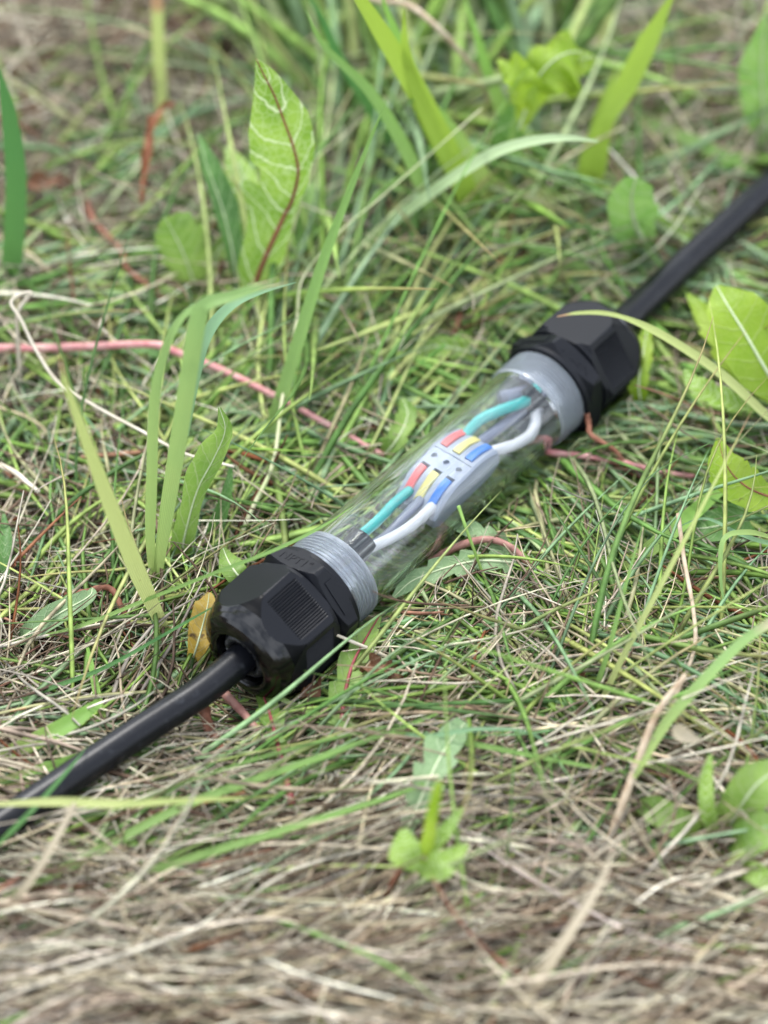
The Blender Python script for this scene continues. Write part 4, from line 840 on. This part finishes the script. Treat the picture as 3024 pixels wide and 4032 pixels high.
M_grassm = attr_mat('thin_green_grass', 0.14, 0.45, 0.22, amt=0.45)
mass('matted_straw', [straw(15000, -0.001, 0.004, SHADED_STRAW, 0.0006, 0.0013, 0.02, 0.07, 1.3), straw(15000, 0.001, 0.010, STRAW, 0.0005, 0.0011, 0.025, 0.085, 0.8)], M_strawm, 'matted dry straw covering the ground')
# a thicker felt of straw in the foreground and behind
xf, yf = area(9000, y0=1500, y1=2420)
xb, yb = area(6000, y0=-260, y1=700)
mass('loose_straw', [straw(0, 0.004, 0.016, STRAW, 0.0005, 0.0014, 0.03, 0.09, 0.7, x=xf, y=yf), straw(0, 0.002, 0.012, STRAW, 0.0005, 0.0016, 0.03, 0.09, 1.2, x=xb, y=yb, elev=0.25),
                     straw(2500, 0.005, 0.012, STRAW, 0.0004, 0.0009, 0.02, 0.06, 1.0, elev=0.25), straw(700, 0.006, 0.015, RUST, 0.0009, 0.0018, 0.015, 0.06, 1.2, elev=0.3)], M_strawm, 'loose dry straw lying on top of the matted grass')

def tuft(x, y, n, spread, ang, dang, length, width, elev, bend, pal, pw=0.25, z=0.0):
    """n blades rooted round print point (x, y), growing towards print-plane heading ang (degrees, 0 = right, 90 = away)"""
    cx, cy_ = unproject(x, y)
    bx = cx + rng.standard_normal(n) * spread; by = cy_ + rng.standard_normal(n) * spread
    hd = np.radians(ang) + rng.standard_normal(n) * np.radians(dang)
    c = pick(pal, n, 0.16); ct = np.where((rng.random(n) < pw)[:, None], np.array([[0.42, 0.30, 0.14]]), c * 1.1)
    return strands(np.stack([bx, by, hfield(bx, by) + z], -1), hd, np.radians(elev) + rng.standard_normal(n) * 0.22, length * (0.7 + 0.8 * rng.random(n)), rng.standard_normal(n) * 0.3,
                   bend * (0.6 + 0.8 * rng.random(n)), width * (0.65 + 0.95 * rng.random(n)), 12, 0.006 + rng.random(n) * 0.012, 0.25 + rng.random(n) * 0.35, c, ct, 0.06)
tufts = []
def greens(n, x0, x1, y0, y1, ang, dang, length, width, elev=18, bend=0.7, pal=GREEN, spread=0.012, per=9, pw=0.25):
    for k in range(max(1, n // per)):
        gx = x0 + random.random() * (x1 - x0); gy = y0 + random.random() * (y1 - y0)
        if gx < 480 and gy < 600 and random.random() < 0.6: continue
        tufts.append(tuft(gx, gy, per, spread, ang + random.gauss(0, dang * 0.6), dang, length, width, elev, bend, pal, pw))
#@GREENS@
greens(700, -100, 1760, -200, 1750, 60, 90, 0.08, 0.0015, 8, 0.5)                      # thin everywhere
greens(330, 400, 780, 800, 1200, 64, 22, 0.13, 0.0022, 14, 0.6, GREEN2)            # fan behind the near gland
greens(270, 660, 1050, 540, 900, 50, 30, 0.13, 0.0024, 11, 0.5, GREEN2)
greens(340, 480, 1100, 480, 1050, -50, 18, 0.12, 0.0026, 8, 0.3, GREEN2)           # sweeping down right, behind the tube
greens(340, 650, 1300, 250, 650, -38, 22, 0.10, 0.0028, 10, 0.4, GREEN2)
greens(200, 640, 1150, 60, 420, 100, 30, 0.13, 0.0044, 48, 0.9, GREEN2)
greens(130, 620, 1250, 150, 480, -50, 25, 0.12, 0.0048, 20, 0.4, GREEN2)
greens(800, 860, 1560, 1130, 1480, -50, 18, 0.09, 0.0019, 4, 0.15, GREEN, 0.014)    # combed down to the right of the tube
greens(120, 1150, 1400, 1500, 1640, 95, 32, 0.10, 0.0016, 26, 0.9, GREEN, 0.012)    # tuft fanning out at the lower right
greens(380, 800, 1660, 1200, 1750, 172, 14, 0.10, 0.0018, 8, 0.3, GREEN)
greens(220, 1300, 1700, 880, 1150, 165, 20, 0.09, 0.0024, 8, 0.35, GREEN2)
greens(280, 1350, 1750, 500, 900, 150, 32, 0.08, 0.0024, 10, 0.45, GREEN2)
greens(380, -60, 460, 600, 1050, 5, 26, 0.08, 0.0024, 8, 0.45, GREEN2)
greens(330, -60, 560, 1000, 1600, 60, 45, 0.08, 0.0016, 14, 0.7, GREEN)
greens(330, -60, 800, 1580, 1980, 28, 12, 0.10, 0.0018, 8, 0.3, GREEN2)
greens(420, -60, 1700, 1620, 2250, 25, 24, 0.08, 0.0016, 10, 0.5, GREEN2)
greens(90, 1000, 1700, 1650, 2250, 50, 30, 0.08, 0.0020, 18, 0.6, GREEN2)
greens(110, -60, 700, 0, 560, 80, 50, 0.09, 0.0024, 28, 0.9, GREEN)
greens(140, 1100, 1700, -60, 500, 100, 60, 0.09, 0.0026, 18, 0.8, GREEN2)
greens(150, -100, 1760, -250, 0, 90, 40, 0.10, 0.0030, 40, 0.8, GREEN2)
mass('green_grass', tufts, M_grassm, 'thin green grass blades growing through the straw')
